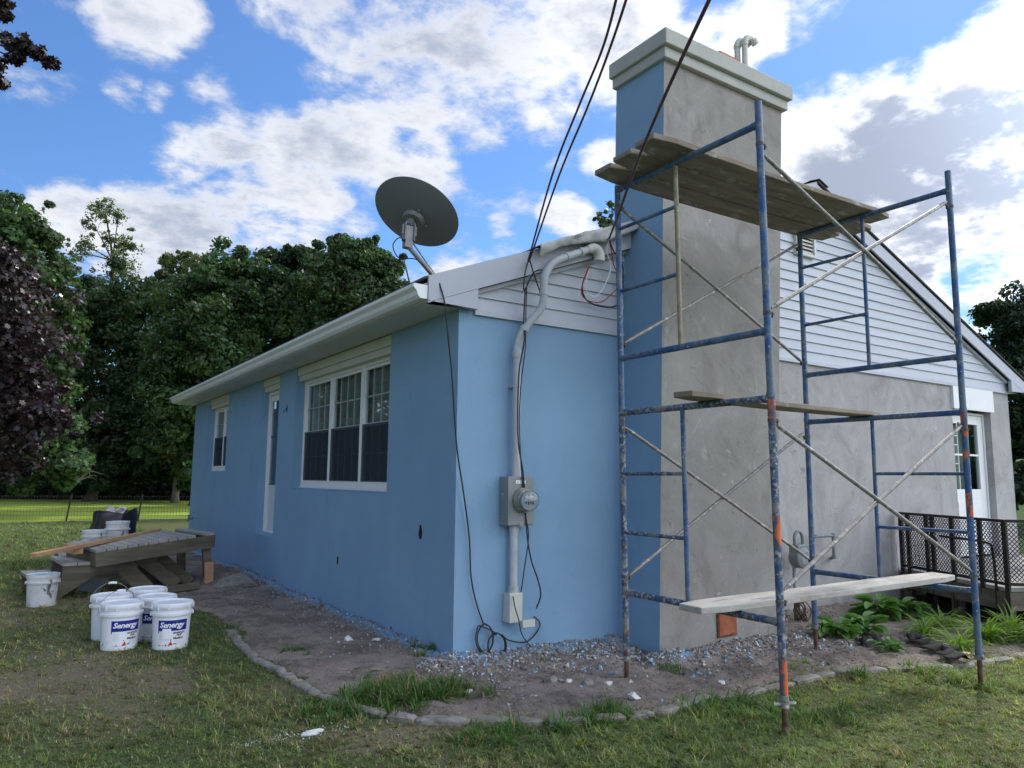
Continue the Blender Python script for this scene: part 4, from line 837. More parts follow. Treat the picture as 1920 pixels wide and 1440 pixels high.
p1 = Vector(onY(1528, 1006, -.12)); p2 = Vector(onY(1562, 1004, -.12)); p3 = Vector(onY(1564, 1044, -.12)); p4 = Vector(onY(1560, 1046, -.0))
mb.tube([c+Vector((.1, .02, .02)), p1+Vector((-.05, 0, -.16)), p1+Vector((-.05, 0, 0)), p1, p2, p2], rp, 12); mb.tube([p2, p3, p4], rp, 12)
for q in (p1, p2, p3): mb.lathe(q-Vector((0, 0, .02)), [(.021, 0), (.021, .04)], 12)
mb.build('gas_pipe', M['gasmeter'], GM, smooth=True, auto=True)
gb = Vector(onY(1490, 1165, -.2)); mb = MB(); mb.tube([c+Vector((-.06, .02, 0)), Vector((c.x-.06, c.y+.02, -.06))], rp, 12); mb.build('riser_pipe', M['gasmeter'], GM, smooth=True)
mb = MB(); random.seed(4)
q = Vector((c.x-.03, c.y-.03, -.05))
for k in range(14): a = random.uniform(0, 6.28); mb.tube(spline([q+Vector((math.cos(a)*.05, math.sin(a)*.05, .0)), q+Vector((random.uniform(-.12, .05), random.uniform(-.06, .02), .13)), q+Vector((random.uniform(-.14, .02), random.uniform(-.06, .02), random.uniform(.2, .3)))], 4), .005, 5)
tag(mb.build('dry_stems', M['rust'], None, origin=q), 'bundle of dry brown vine stems at the foot of the gas meter', 'dead plant')
# ================================================================== DECK, RAILING (right)
DK = empty('entrance_deck', (6.5, -1, 0), 'low grey wooden deck under the white door with dark space beneath', 'deck')
a = Vector((5.6, -.04, .30)); b = Vector((4.93, -1.38, .30)); b2 = Vector((9.6, -2.2, .30)); a2 = Vector((9.6, -.04, .30))
b_far = Vector((9.6, -3.0, .3))
mb = MB(); mb.hexa([p+Vector((0, 0, -.035)) for p in (a, a2, b_far, b)][::-1], [p for p in (a, a2, b_far, b)][::-1]); mb.build('deck_floor', M['graywood'], DK)
mb = MB(); mb.beam(a+Vector((0, 0, -.12)), b+Vector((0, 0, -.12)), .04, .16); mb.beam(b+Vector((0, 0, -.12)), b_far+Vector((0, 0, -.12)), .04, .16); mb.build('rim_joist', M['oldwood'], DK)
for t_ in (.06, .55, .97):
    p = a.lerp(b, t_); mb = MB(); mb.box(p.x-.0, p.x+.09, p.y-.045, p.y+.045, -.12, .10); mb.build('post', M['oldwood'], DK)
mb = MB(); mb.beam(a+Vector((.5, 0, -.34)), b+Vector((.5, 0, -.34)), .02, .40); mb.build('under_deck_shade_sheet', M['interior'], DK)  # near-black sheet standing in for the shaded void under the deck
RL = empty('mesh_railing', b+Vector((0, 0, .0)), 'black expanded metal railing along the deck edge by the white door', 'railing')
def mesh_panel(p, q, z0, z1, cell, name='mesh_panel'):
    mb = MB(); d = (q-p); Ln = d.length; d.normalize(); hgt = z1-z0; ch = cell*1.0; cw = cell*1.9*.5; k = int((Ln+hgt*cw/ch)/cw)+2
    for s in (1, -1):
        for i in range(-int(hgt/ch)-2, int(Ln/cw)+int(hgt/ch)+3):
            # line u = i*cw + s*(v)*cw/ch
            u0 = i*cw; v0 = 0.; u1 = u0+s*hgt*cw/ch; v1 = hgt
            lo, hi = 0., 1.
            du = u1-u0
            t1, t2 = sorted(((0-u0)/du, (Ln-u0)/du)); lo = max(lo, t1); hi = min(hi, t2)
            if hi-lo < .02: continue
            A = p+d*(u0+du*lo)+Vector((0, 0, z0+hgt*lo-p.z)); B = p+d*(u0+du*hi)+Vector((0, 0, z0+hgt*hi-p.z))
            mb.beam(A, B, .0045, .006, up=(0, 0, 1))
    return mb.build(name, M['blackmetal'], RL)
za, zb = .335, .895
ra, rb = a.lerp(b, .02), a.lerp(b, 1.0); rm = a.lerp(b, .55); rg = a.lerp(b, .30)
for (p, q) in ((ra, rg), (rg, rm), (rm, rb)):
    mesh_panel(p, q, za+.02, zb-.02, .042)
    for zz in (za, zb): mb = MB(); mb.beam(Vector((p.x, p.y, zz)), Vector((q.x, q.y, zz)), .028, .028); mb.build('rail', M['blackmetal'], RL)
for p, z0 in ((ra, .2), (a.lerp(b, .10), .2), (rg, .1), (a.lerp(b, .36), .0), (rm, .0), (a.lerp(b, .80), .2), (rb, -.1)):
    mb = MB(); mb.box(p.x-.018, p.x+.018, p.y-.018, p.y+.018, z0, zb+.01); mb.build('post', M['blackmetal'], RL)
p = a.lerp(b, .36); mb = MB(); mb.lathe((p.x-.02, p.y, .66), [(.001, 0), (.055, .0), (.055, .03), (.001, .03)], 4, ax=(-1, -.3, 0), cap=False); mb.build('latch_plate', M['blackmetal'], RL)
mb = MB(); q = a.lerp(b, .45); q2 = a.lerp(b, .86); mb.tube(spline([Vector((q.x-.04, q.y, .70)), Vector((q2.x-.05, q2.y, .69)), Vector((q2.x-.05, q2.y-.06, .6)), Vector((q2.x-.05, q2.y-.07, .3)), Vector((q2.x-.05, q2.y-.07, -.05))], 6), .012, 8); mb.build('handrail', M['blackmetal'], RL, smooth=True)
# short railing run going on to the right, out of the picture
rc = Vector((5.35, -1.75, .3)); RB = (rb, rc)
mesh_panel(rb, rc, za+.02, zb-.02, .042); 
for zz in (za, zb): mb = MB(); mb.beam(Vector((rb.x, rb.y, zz)), Vector((rc.x, rc.y, zz)), .028, .028); mb.build('rail', M['blackmetal'], RL)
mb = MB(); mb.box(rc.x-.02, rc.x+.02, rc.y-.02, rc.y+.02, -.1, zb+.01); mb.build('post', M['blackmetal'], RL)
# welded wire panel leaning left of the deck
wp0 = Vector(onZ(1664, 1150, -.07)); mb = MB(); p = Vector((5.15, -.30, -.1)); q = Vector((5.5, -.30, -.1))
for k in range(8): x = 5.02+k*.07; mb.tube([(x, -.35, -.12), (x, -.32, .62)], .0022, 5)
for k in range(7): z = -.05+k*.105; mb.tube([(5.02, -.35, z), (5.53, -.35, z)], .0022, 5)
tag(mb.build('garden_screen', M['blackmetal'], None, origin=(5.2, -.35, -.1)), 'thin dark welded wire panel between the scaffold and the deck railing', 'garden screen')
# ================================================================== BUCKETS
BKN = [0]
def bucket(loc, h=.335, rb_=.119, rt_=.134, label=None, lid=True, mat=None, text=None, cat='bucket', grp=None, rot=0, handle=None, sticker_dx=None):
    Bk = empty('plastic_bucket', loc, label, cat, grp); x, y, z = loc; mat = mat or M['bucket']
    top = h-.02 if lid else h
    mb = MB(); hh = .70*h
    prof = [(rb_-.006, 0), (rb_, .006), (rb_+(rt_-rb_)*.72, hh), (rt_+.006, hh+.003), (rt_+.009, hh+.008), (rt_+.008, hh+.024), (rt_-.003, hh+.028), (rt_-.001, top-.035), (rt_+.004, top-.03), (rt_+.004, top)]
    if lid: mb.lathe((x, y, z), prof, 44)
    else: mb.lathe((x, y, z), prof+[(rt_-.003, top), (rt_-.006, top-.03), (.001, top-.032)], 44, cap=False)
    body = mb.build('body', mat, Bk, smooth=True, auto=True)
    if not lid:
        mb = MB(); mb.lathe((x, y, z+top-.010), [(rt_-.004, 0), (.001, .002)], 40, cap=False); mb.build('paint_surface', M['wetpaint'], Bk)
    if lid:
        mb = MB(); rl = rt_+.009
        mb.lathe((x, y, z+top-.024), [(rl-.003, 0), (rl, .004), (rl+.001, .028), (rl-.004, .036), (rl-.012, .037), (rl-.017, .029), (rl-.03, .027), (rl-.06, .029), (.001, .030)], 44, cap=False)
        for k in range(12):
            a = k*math.pi/6+.2; cx, cy = x+(rl+.001)*math.cos(a), y+(rl+.001)*math.sin(a); mb.box(cx-.0035, cx+.0035, cy-.0035, cy+.0035, z+top-.03, z+top+.002)
        mb.build('lid', mat, Bk, smooth=True, auto=True)
    ca = math.atan2(CAM[1]-y, CAM[0]-x); BKN[0] += 1; random.seed(BKN[0])
    for s in (1, -1):
        a = ca+s*1.45+rot; cx, cy = x+(rt_+.012)*math.cos(a), y+(rt_+.012)*math.sin(a); mb = MB(); mb.lathe((cx-.012*math.cos(a), cy-.012*math.sin(a), z+hh+.014), [(.014, 0), (.014, .012)], 10, ax=(math.cos(a), math.sin(a), 0)); mb.build('handle_ear', mat, Bk, smooth=True, auto=True)
    if handle:
        mb = MB(); pts = []
        for k in range(17):
            th_ = math.pi*k/16; a = ca+1.45+rot; u = Vector((math.cos(a), math.sin(a), 0)); f = Vector((-u.y, u.x, 0))*(1 if handle > 0 else -1)
            tl = abs(handle); pts.append(Vector((x, y, z+hh+.014))+u*(rt_+.016)*math.cos(th_)+(f*math.cos(tl)+Vector((0, 0, 1))*math.sin(tl))*.165*math.sin(th_))
        mb.tube(pts, .0022, 6); hd = mb.build('wire_handle', M['galv'], Bk, smooth=True)
        mb = MB(); mb.tube([pts[7], pts[8], pts[9]], .009, 10); mb.build('grip', mat, hd, smooth=True)
    if text is not None:
        def onb(u, v, off=.0): # u arc metres around from label centre, v height
            r = rb_+(rt_-rb_)*.72*(v/hh)+.0012+off; a = ca+text+u/rb_
            return (x+r*math.cos(a), y+r*math.sin(a), z+v)
        def patch(nm, u0, u1, v0, v1, mt, off=.0, par=body, skew=0):
            mb = MB(); n = 10; vs = []
            for k in range(n+1):
                u = u0+(u1-u0)*k/n; vs += [onb(u, v0+skew*k/n, off), onb(u, v1, off)]
            mb.add(vs, [(2*k, 2*k+2, 2*k+3, 2*k+1) for k in range(n)]); return mb.build(nm, mt, par)
        U0, U1 = -.090, .100
        lb = empty('label', (x, y, z), parent=body)
        ORG[lb] = Vector((x, y, z))
        patch('blue_band', U0, U1, .138, .212, M['bandblue'], .0006, lb)
        patch('blue_band', U0, U0+.006, .122, .138, M['bandblue'], .0006, lb)
        def word(s, u, v, size, mt, nm, shear=0., bold=0.):
            cu = bpy.data.curves.new('t', 'FONT'); cu.body = s; cu.size = size; cu.shear = shear; cu.offset = bold; cu.resolution_u = 2; cu.space_character = .94
            to = bpy.data.objects.new('t', cu); sc.collection.objects.link(to); dg = bpy.context.evaluated_depsgraph_get(); dg.update()
            me = bpy.data.meshes.new_from_object(to.evaluated_get(dg)); bpy.data.objects.remove(to)
            for vv in me.vertices:
                p = onb(u+vv.co.x, v+vv.co.y, .0014); vv.co = (p[0]-x, p[1]-y, p[2]-z)
            me.materials.clear(); me.materials.append(mt); o = bpy.data.objects.new(nm, me); sc.collection.objects.link(o); o.parent = lb; ORG[o] = Vector((x, y, z))
        word('Senergy', U0+.010, .163, .0515, M['textwhite'], 'word', .25, .0014)
        if sticker_dx is not None: patch('white_sticker', U0+.03, U0+.085, .08, .155, M['textwhite'], .0018, lb)
        word('SENERFLEX', .008, .118, .0165, M['textblack'], 'word', 0, .0005); word('FINE', .032, .101, .0165, M['textblack'], 'word', 0, .0005); word('Medium', .010, .080, .022, M['textblack'], 'word', .15, .0006)
        patch('red_rule', U0+.01, U0+.055, .036, .038, M['textred'], .0008, lb)
        mb = MB(); mb.add([onb(.0-.022, .036, .001), onb(.008, .038, .001), onb(-.002, .070, .001)], [(0, 1, 2)]); mb.build('red_logo', M['textred'], lb)
        patch('print_block', .012, .030, .044, .050, M['textblack'], .0008, lb)
        for k in range(5): patch('fine_print', .022, .075-.004*(k % 3), .070-.007*k, .0715-.007*k, M['textgrey'], .0008, lb)
        for k in range(7): patch('fine_print', U0+.012, U0+.055-.004*(k % 3), .120-.007*k, .1212-.007*k, M['textgrey'], .0008, lb)
    if text is not None:   # mud and cement flecks low on the side
        mb = MB()
        for k in range(16):
            u, v, q_ = random.uniform(-.16, .16), random.uniform(.005, .07)*random.choice((1, 1, 3)), random.uniform(.0015, .006); c_ = [onb(u+q_*math.cos(a)*random.uniform(.5, 1), v+q_*math.sin(a)*random.uniform(.5, 1.6), .0016) for a in np.linspace(0, 6.28, 8)[:-1]]; mb.add(c_, [tuple(range(7))])
        mb.build('dirt_flecks', M['graypost'], body)
    return Bk
GB = 'sealed white buckets standing together on the lawn'
bucket((-1.86, 1.60, 0), label='front left sealed white bucket with a blue label and its wire handle raised', text=.30, grp=GB, handle=1.15, rot=.25)
bucket((-1.545, 1.44, 0), label='front right sealed white bucket nearest the dirt bed, blue label with a white sticker patch', text=.05, grp=GB, sticker_dx=1)
bucket((-1.60, 1.795, 0), label='middle bucket whose blue label shows between the two front buckets', text=.0, grp=GB, handle=-.05)
bucket((-1.885, 2.02, 0), label='white bucket behind the front left one, only its lid showing', grp=GB, handle=1.5)
bucket((-1.60, 2.24, 0), label='rearmost white bucket of the sealed group with only its lid edge showing', grp=GB)
bucket((-2.27, 3.92, 0), h=.30, label='open white bucket of pale blue paint with dark drips, alone on the grass', lid=False, mat=M['dirtybucket'])
bl = bpy.data.objects
# a worn paper label on the open bucket
# old dirty buckets and bag behind the steps, standing on a low pallet
pp = [Vector(onZ(140, 1010, .30)), Vector(onZ(250, 1003, .30))]
PAL = empty('wooden_pallet', (-1.55, 6.1, 0), 'low grey wooden pallet behind the old steps carrying two dirty buckets', 'pallet')
for k in range(6): mb = MB(); mb.box(-2.05+k*.2, -1.90+k*.2, 5.65, 6.5, .26, .28); mb.build('slat', M['graywood'], PAL)
for k in range(3): mb = MB(); mb.box(-2.05, -.9, 5.68+k*.36, 5.75+k*.36, .0, .255); mb.build('stringer', M['oldwood'], PAL)
q1 = onZ(160, 1000, .57); q2 = onZ(204, 981, .62); print('q', q1, q2)
bucket((-1.70, 5.86, .28), h=.29, label='left of two dirty cement caked buckets behind the old steps', lid=False, mat=M['dirtybucket'], grp='dirty buckets behind the steps')
bucket((-1.42, 6.2, .28), h=.37, label='taller dirty cement caked bucket in front of the black rubbish bag', lid=False, mat=M['dirtybucket'], grp='dirty buckets behind the steps')
# bag
random.seed(11); bc = Vector((-1.34, 7.3, 0)); mb = MB(); n = 40; mr = 16; vs = []
for i in range(mr+1):
    t_ = i/mr; zz = .74*t_
    for k in range(n):
        a = 2*math.pi*k/n; r = (.215+.04*math.sin(t_*3.1))*(1+.16*mnoise.noise((math.cos(a)*2.2, math.sin(a)*2.2, t_*2.5))+.06*mnoise.noise((math.cos(a)*7, math.sin(a)*7, t_*6)))
        vs.append((bc.x+r*math.cos(a)*1.15, bc.y+r*math.sin(a), zz*(1+.07*mnoise.noise((math.cos(a)*1.5, math.sin(a)*1.5, 4))*t_)))
fs = [((i*n+k), (i*n+(k+1) % n), ((i+1)*n+(k+1) % n), ((i+1)*n+k)) for i in range(mr) for k in range(n)]
i0 = len(vs)
for i in range(3):
    for k in range(n):
        v = vs[mr*n+k]; f = (.93, .90, .86)[i]; vs.append((bc.x+(v[0]-bc.x)*f, bc.y+(v[1]-bc.y)*f, v[2]-(.0, .06, .13)[i]))
for i in range(3):
    A0 = mr*n if i == 0 else i0+(i-1)*n; B0 = i0+i*n
    fs += [(A0+k, A0+(k+1) % n, B0+(k+1) % n, B0+k) for k in range(n)]
mb.add(vs, fs); bagm = mb.build('rubbish_bag', M['bag'], None, origin=bc, smooth=True); tag(bagm, 'open black plastic rubbish bag with white scraps standing behind the old steps', 'rubbish bag')
mb = MB()
for k in range(9): mb.beam(bc+Vector((random.uniform(-.17, .08), random.uniform(-.15, .1), .66)), bc+Vector((random.uniform(-.15, .12), random.uniform(-.15, .12), .75+random.uniform(-.02, .05))), random.uniform(.05, .12), .01, up=(.3, .5, 1))
mb.build('white_scraps', M['rubwhite'], bagm)
# ================================================================== OLD WOODEN STEPS
ST = empty('old_wooden_steps', (-1.3, 4.8, 0), 'old detached wooden stoop with weathered steps and a missing board near the blue wall', 'wooden steps')
b = Vector((-1.84, 4.10, .485)); c = Vector((-.63, 4.45, .60)); d = Vector((-.80, 5.30, .60)); a = Vector((-2.04, 4.93, .51)); nrm_ = (c-b).cross(a-b).normalized(); dn = -nrm_
nb_ = 12
for k in range(nb_):
    if k == 10: continue
    t0, t1 = k/nb_+.004, (k+1)/nb_-.004; P = [b.lerp(c, t0), b.lerp(c, t1), a.lerp(d, t1), a.lerp(d, t0)]; o_ = (P[0]-P[3])*.02; mb = MB()
    P[0] = P[0]+o_; P[1] = P[1]+o_
    mb.hexa([p+dn*.028 for p in P], P); mb.build('tread_board', M['graywood'], ST)
for (p, q, off) in ((b, c, 0), (a, d, 0)):
    mb = MB(); mb.beam(p+dn*.10, q+dn*.10, .038, .14, seg=6, jit=.002); mb.build('side_joist', M['oldwood'], ST)
for t_ in (0.0, .5, .985):
    mb = MB(); mb.beam(b.lerp(c, t_)+dn*.10+Vector((.02, .03, 0)), a.lerp(d, t_)+dn*.10+Vector((.02, -.03, 0)), .036, .13); mb.build('cross_joist', M['oldwood'], ST)
lg = [(Vector((-.70, 4.50, .50)), Vector((-.66, 4.44, -.0))), (Vector((-.84, 5.2, .50)), Vector((-.80, 5.25, 0)))]
for p, q in lg:
    mb = MB(); mb.beam(p, q, .085, .085, up=(0, 1, 0)); mb.build('leg', M['oldwood'], ST)
mb = MB(); mb.beam(Vector((-.672, 4.455, .27)), Vector((-.661, 4.438, .005)), .092, .092, up=(0, 1, 0)); o = mb.build('leg_splice', M['freshwood'], ST)
for zz, x0, x1 in ((.355, -2.10, -1.84), (.215, -2.36, -2.10)):
    for q in range(2):
        y0 = 4.22; y1 = 5.05; xa = x0+q*.13; mb = MB(); mb.hexa([(xa, y0, zz-.03), (xa+.124, y0+.03, zz-.03), (xa+.05, y1, zz-.03), (xa-.074, y1, zz-.03)], [(xa, y0, zz), (xa+.124, y0+.03, zz), (xa+.05, y1, zz), (xa-.074, y1, zz)]); mb.build('tread_board', M['graywood'], ST)
for y, dx in ((4.25, 0), (4.95, -.06)):
    P = [(-1.80+dx, .46), (-1.80+dx, .22), (-2.12+dx, -.0), (-2.36+dx, 0), (-2.36+dx, .185), (-2.10+dx, .185), (-2.10+dx, .325), (-1.86+dx, .325), (-1.86+dx, .46)]
    mb = MB(); n = len(P); mb.add([(x, y, z) for x, z in P]+[(x, y+.04, z) for x, z in P], [tuple(range(n)), tuple(range(2*n-1, n-1, -1))]+[(i, i+n, (i+1) % n+n, (i+1) % n) for i in range(n)]); mb.build('stringer', M['oldwood'], ST)
def single(name, mb, mat, lab, cat, org, **k): o = mb.build(name, mat, None, origin=org, **k); return tag(o, lab, cat)
p = Vector(onZ(62, 1040, .49)); 
mb = MB(); A = Vector((-2.50, 4.50, .50)); B = Vector((-1.17, 5.0, .62)); A = Vector(at(62, 1041, 6.9)); B = Vector(at(298, 994, 8.9)); print('lumber', A, B)
mb.beam(A, B, .07, .035, seg=6, jit=.001); single('lumber_length', mb, M['freshwood'], 'long fresh orange brown length of lumber lying across the old steps', 'lumber', (A+B)/2, bevel=.002)
C_ = Vector(at(140, 1030, 7.55)); mb = MB(); mb.beam(C_+Vector((-.06, .28, -.0)), C_+Vector((.03, -.08, -.0)), .085, .085); single('timber_block', mb, M['freshwood'], 'short square block of fresh timber on the upper step', 'timber', C_, bevel=.003)
def slabq(name, pts, th, mat, lab, cat):
    pts = [Vector(p) for p in pts]; n_ = (pts[1]-pts[0]).cross(pts[3]-pts[0]).normalized(); mb = MB(); mb.hexa([p-n_*th for p in pts], pts); return single(name, mb, mat, lab, cat, pts[0])
slabq('metal_sheet', [onZ(143, 1107, .01), onZ(184, 1113, .01), onZ(205, 1083, .16), onZ(160, 1085, .14)], .004, M['metalsheet'], 'dull grey sheet of metal leaning under the wooden steps', 'metal sheet')
for k, (p, q, wd) in enumerate((((-1.55, 4.55, .30), (-1.30, 4.35, .02), .16), ((-1.35, 4.7, .34), (-.98, 4.5, .03), .14), ((-1.1, 4.9, .30), (-.82, 4.6, .03), .12))):
    mb = MB(); mb.beam(p, q, wd, .035, up=(-.5, -.6, .6)); single('scrap_board', mb, M['oldwood'], ('scrap board with a pale end slanting under the wooden steps, leftmost of three', 'dark scrap board slanting under the middle of the wooden steps', 'scrap board slanting under the wooden steps nearest the wall leg')[k], 'scrap board', q)
def rock(c, r, seed, sq=(1, 1, .8), sub=2, amp=.28):
    import bmesh
    bm = bmesh.new(); bmesh.ops.create_icosphere(bm, subdivisions=sub, radius=1); vs = []
    for v in bm.verts:
        n_ = mnoise.noise(v.co*1.3+Vector((seed, seed*.7, 0)))*amp*1.5+mnoise.noise(v.co*3.5+Vector((0, seed, 5)))*amp*.5
        q = v.co*(1+n_); vs.append((c[0]+q.x*r*sq[0], c[1]+q.y*r*sq[1], c[2]+q.z*r*sq[2]))
    fs = [tuple(v.index for v in f.verts) for f in bm.faces]; bm.free(); return vs, fs
mb = MB(); c = onZ(275, 1093, 0.02); mb.add(*rock((c[0], c[1], .10), .17, 3, (1.1, .8, .7), 3)); single('log_stump', mb, M['palebark'], 'rough brown rotten stump lying under the old steps', 'stump', c, smooth=True)
mb = MB(); c = onZ(300, 1092, 0); mb.tube([Vector(onZ(275, 1112, .04)), Vector(onZ(372, 1100, .05))], [.05, .045], 7); single('sleeper', mb, M['oldwood'], 'half buried timber edging on the dirt below the stoop leg', 'timber', c)
slabq('concrete_slab', [onZ(398, 1102, .05), onZ(478, 1092, .08), onZ(455, 1072, .17), onZ(415, 1085, .12)], .04, M['stone'], 'broken grey slab lying on the dirt mound near the blue wall', 'concrete slab')
# ================================================================== STONE EDGING
LINE = np.array([(-1.05, 1.77), (-1.10, 1.25), (-1.13, .7), (-1.08, .26), (-1.06, -.36), (-.95, -.71), (-.84, -.94), (-.63, -1.13), (-.38, -1.30), (-.10, -1.46), (.25, -1.57), (.55, -1.53), (.81, -1.42), (1.3, -1.41), (1.71, -1.42), (2.21, -1.40), (2.54, -1.51), (2.86, -1.64), (3.06, -1.76), (3.57, -1.84), (3.94, -1.88), (4.5, -1.95)])
cum = np.concatenate([[0], np.cumsum(np.hypot(*np.diff(LINE, axis=0).T))]); s_ = 0.; k = 0; random.seed(21)
def pl(s): return np.array([np.interp(s, cum, LINE[:, 0]), np.interp(s, cum, LINE[:, 1])])
while s_ < cum[-1]-.1:
    ln = random.uniform(.15, .30); p0 = pl(s_); p1 = pl(min(s_+ln, cum[-1])); m_ = (p0+p1)/2; an = math.atan2(*(p1-p0)[::-1]); 
    vis = not (-.95 < m_[0] < -.75 and m_[1] < -.5)
    if True:
        mb = MB(); N3 = 8; vs = []; fs = []
        wd = random.uniform(.034, .046); ht = random.uniform(.016, .026); z0 = float(G(*m_))
        for i in range(N3+1):
            for j in range(8):
                a_ = 2*math.pi*j/8+.39; u = (i/N3-.5)*(ln-.012); e_ = (1-.35*abs(i/N3*2-1)**6)
                cy, cz = math.cos(a_), math.sin(a_); cy = math.copysign(abs(cy)**.45, cy); cz = math.copysign(abs(cz)**.45, cz)
                nn = 1+.34*mnoise.noise((u*9+k*3, cy*1.2, cz*1.2))+.16*mnoise.noise((u*35+k*3, cy*3, cz*3)); v = cy*wd*e_*nn; z = cz*ht*e_*nn+z0+.004
                vs.append((m_[0]+u*math.cos(an)-v*math.sin(an), m_[1]+u*math.sin(an)+v*math.cos(an), z))
            if i: fs += [((i-1)*8+j, (i-1)*8+(j+1) % 8, i*8+(j+1) % 8, i*8+j) for j in range(8)]
        fs += [tuple(reversed(range(8))), tuple(range(N3*8, N3*8+8))]
        mb.add(vs, fs); o = mb.build('edging_stone', M['stone'], None, origin=(m_[0], m_[1], z0)); x, y = m_
        wh = ('beside the lawn left of the blue wall corner' if y > -.3 else 'in the curve in front of the weed clump' if x < -.5 else 'in front of the blue wall rubble' if x < .6 else 'between the lawn and the chimney rubble' if x < 2.0 else 'below the hostas at the right')
        tag(o, 'grey rough edging stone '+wh, 'edging stone', 'stones edging the planting bed')
        EDG = globals().setdefault('EDG', []); EDG.append((o, wh))
    s_ += ln+random.uniform(-.01, .02); k += 1
cnt = {}
for o, wh in EDG: cnt.setdefault(wh, []).append(o)
ORD = ['first', 'second', 'third', 'fourth', 'fifth', 'sixth', 'seventh', 'eighth', 'ninth', 'tenth', 'eleventh', 'twelfth', 'thirteenth', 'fourteenth', 'fifteenth', 'sixteenth']
for wh, os_ in cnt.items():
    for i, o in enumerate(os_): o['label'] = ORD[i]+' edging stone from the left '+wh
# ================================================================== RUBBLE
rng = np.random.default_rng(7)
def scatter_rubble():
    V = []; T = []
    base = np.array([(1, 0, 0), (-1, 0, 0), (0, 1, 0), (0, -1, 0), (0, 0, 1), (0, 0, -1)], float)
    F = [(0, 2, 4), (2, 1, 4), (1, 3, 4), (3, 0, 4), (2, 0, 5), (1, 2, 5), (3, 1, 5), (0, 3, 5)]
    pts = []
    def put(n, fn, s0, s1):
        c = 0
        while c < n:
            x, y = fn(); 
            if not bool(bedkeep(np.array([x]), np.array([y]))[0]): continue
            pts.append((x, y, rng.uniform(s0, s1)**1.0)); c += 1
    ex = lambda sc_: rng.exponential(sc_)
    put(2600, lambda: (rng.uniform(-.3, 1.6), -ex(.20)), .004, .017); put(1700, lambda: (rng.uniform(1.2, 3.2), -.47-ex(.22)), .004, .019)
    put(1500, lambda: (-ex(.16), rng.uniform(-.1, 6)), .004, .014); put(800, lambda: (rng.uniform(-1, 4.2), -ex(.5)), .003, .010); put(420, lambda: (rng.uniform(2.9, 4.3), -ex(.35)), .004, .016)
    put(260, lambda: (-ex(.5), rng.uniform(-.3, 6.5)), .003, .010); put(110, lambda: (rng.uniform(.2, 3.0), -.2-ex(.35)), .016, .032); nb0 = len(pts); put(2200, lambda: (rng.uniform(-1.4, 4.8), rng.uniform(-1.9, 6.0)), .003, .009)
    ZZ = soilz(np.array([p[0] for p in pts]), np.array([p[1] for p in pts]))
    for pi_, (x, y, s) in enumerate(pts):
        z = float(ZZ[pi_]); A = rng.normal(size=(3, 3)); Q, _ = np.linalg.qr(A)
        P = (base*(s*np.array([1, rng.uniform(.5, 1), rng.uniform(.25, .7)]))*rng.uniform(.7, 1.2, (6, 1)))@Q+np.array([x, y, z+s*.25])
        u = rng.uniform(); c = (.24, .215, .195) if u < .40 else (.36, .35, .33) if u < .66 else (.62, .62, .60) if u < .76 else (.30, .47, .64) if u < .89 else (.12, .10, .085)
        if pi_ >= nb0: c = (.15, .12, .10) if u < .6 else (.24, .20, .17) if u < .92 else (.40, .39, .37)
        for f in F: V.append(P[list(f)]); T.append(c)
    return np.array(V), np.array(T)*rng.uniform(.8, 1.15, (len(V), 1))
V_, T_ = scatter_rubble(); o = quads_obj('rubble', V_, M['rubble'], tint=T_, k=3); tag(o, 'loose plaster and stone rubble strewn along the foot of the walls', 'rubble', kind='stuff')
for i, (px, py, r, lab) in enumerate(((1190, 1327, .035, 'white plaster chunk lying on bare soil near the stone edging'), (1141, 1293, .026, 'small bright white chip at the right end of the row of grey stones'), (1066, 1297, .024, 'white chip in the row of grey stones below the blue wall'), (1098, 1208, .034, 'pale chunk of render at the foot of the blue gable wall'), (1318, 1302, .022, 'white chip on the soil before the chimney base'), (1352, 1273, .024, 'white chip close to the chimney rubble heap'),
        (1035, 1295, .030, 'grey stone at the left of the little row below the blue wall'), (1100, 1295, .034, 'grey stone near the right of the little row below the blue wall'), (652, 1200, .035, 'cream chunk of render beside the long blue wall'), (706, 1202, .026, 'pale blue chip of render beside the long blue wall'), (880, 1296, .026, 'pale chip beside the weed clump'))):
    z = -.03 if px > 900 else .02; c = onZ(px, py, z); z = float(soilz(np.array([c[0]]), np.array([c[1]]))[0]); mb = MB(); mb.add(*rock((c[0], c[1], z+r*.35), r, i*3.1, (1.2, .9, .65), 1, .45))
    single('rubble_chunk', mb, M['rubwhite'] if 'white' in lab or 'cream' in lab or 'pale' in lab else M['stone'], lab, 'rubble chunk', (c[0], c[1], z))
c = onZ(585, 1379, 0); mb = MB(); mb.add(*rock((c[0], c[1], .012), .035, 5, (1.6, .7, .4), 2, .4)); single('rubble_chunk', mb, M['rubwhite'], 'flat white flake of plaster lying on the near lawn', 'rubble chunk', (c[0], c[1], 0))
# white crumbs near it
V_ = []; 
for k in range(150):
    q = rng.normal(size=2)*np.array([.16, .05]); s = rng.uniform(.002, .006); z = .012; x, y = c[0]-.1+q[0], c[1]+q[1]; A = rng.normal(size=(3, 3)); Q, _ = np.linalg.qr(A); B4 = np.array([(1, 0, 0), (-.6, .8, 0), (-.6, -.8, 0), (0, 0, 1.)])@Q*s+np.array([x, y, z])
    for f in ((0, 1, 3), (1, 2, 3), (2, 0, 3), (0, 2, 1)): V_.append(B4[list(f)])
o = quads_obj('plaster_crumbs', np.array(V_), M['rubwhite'], k=3); tag(o, 'white plaster crumbs strewn in the near grass', 'crumbs', kind='stuff')
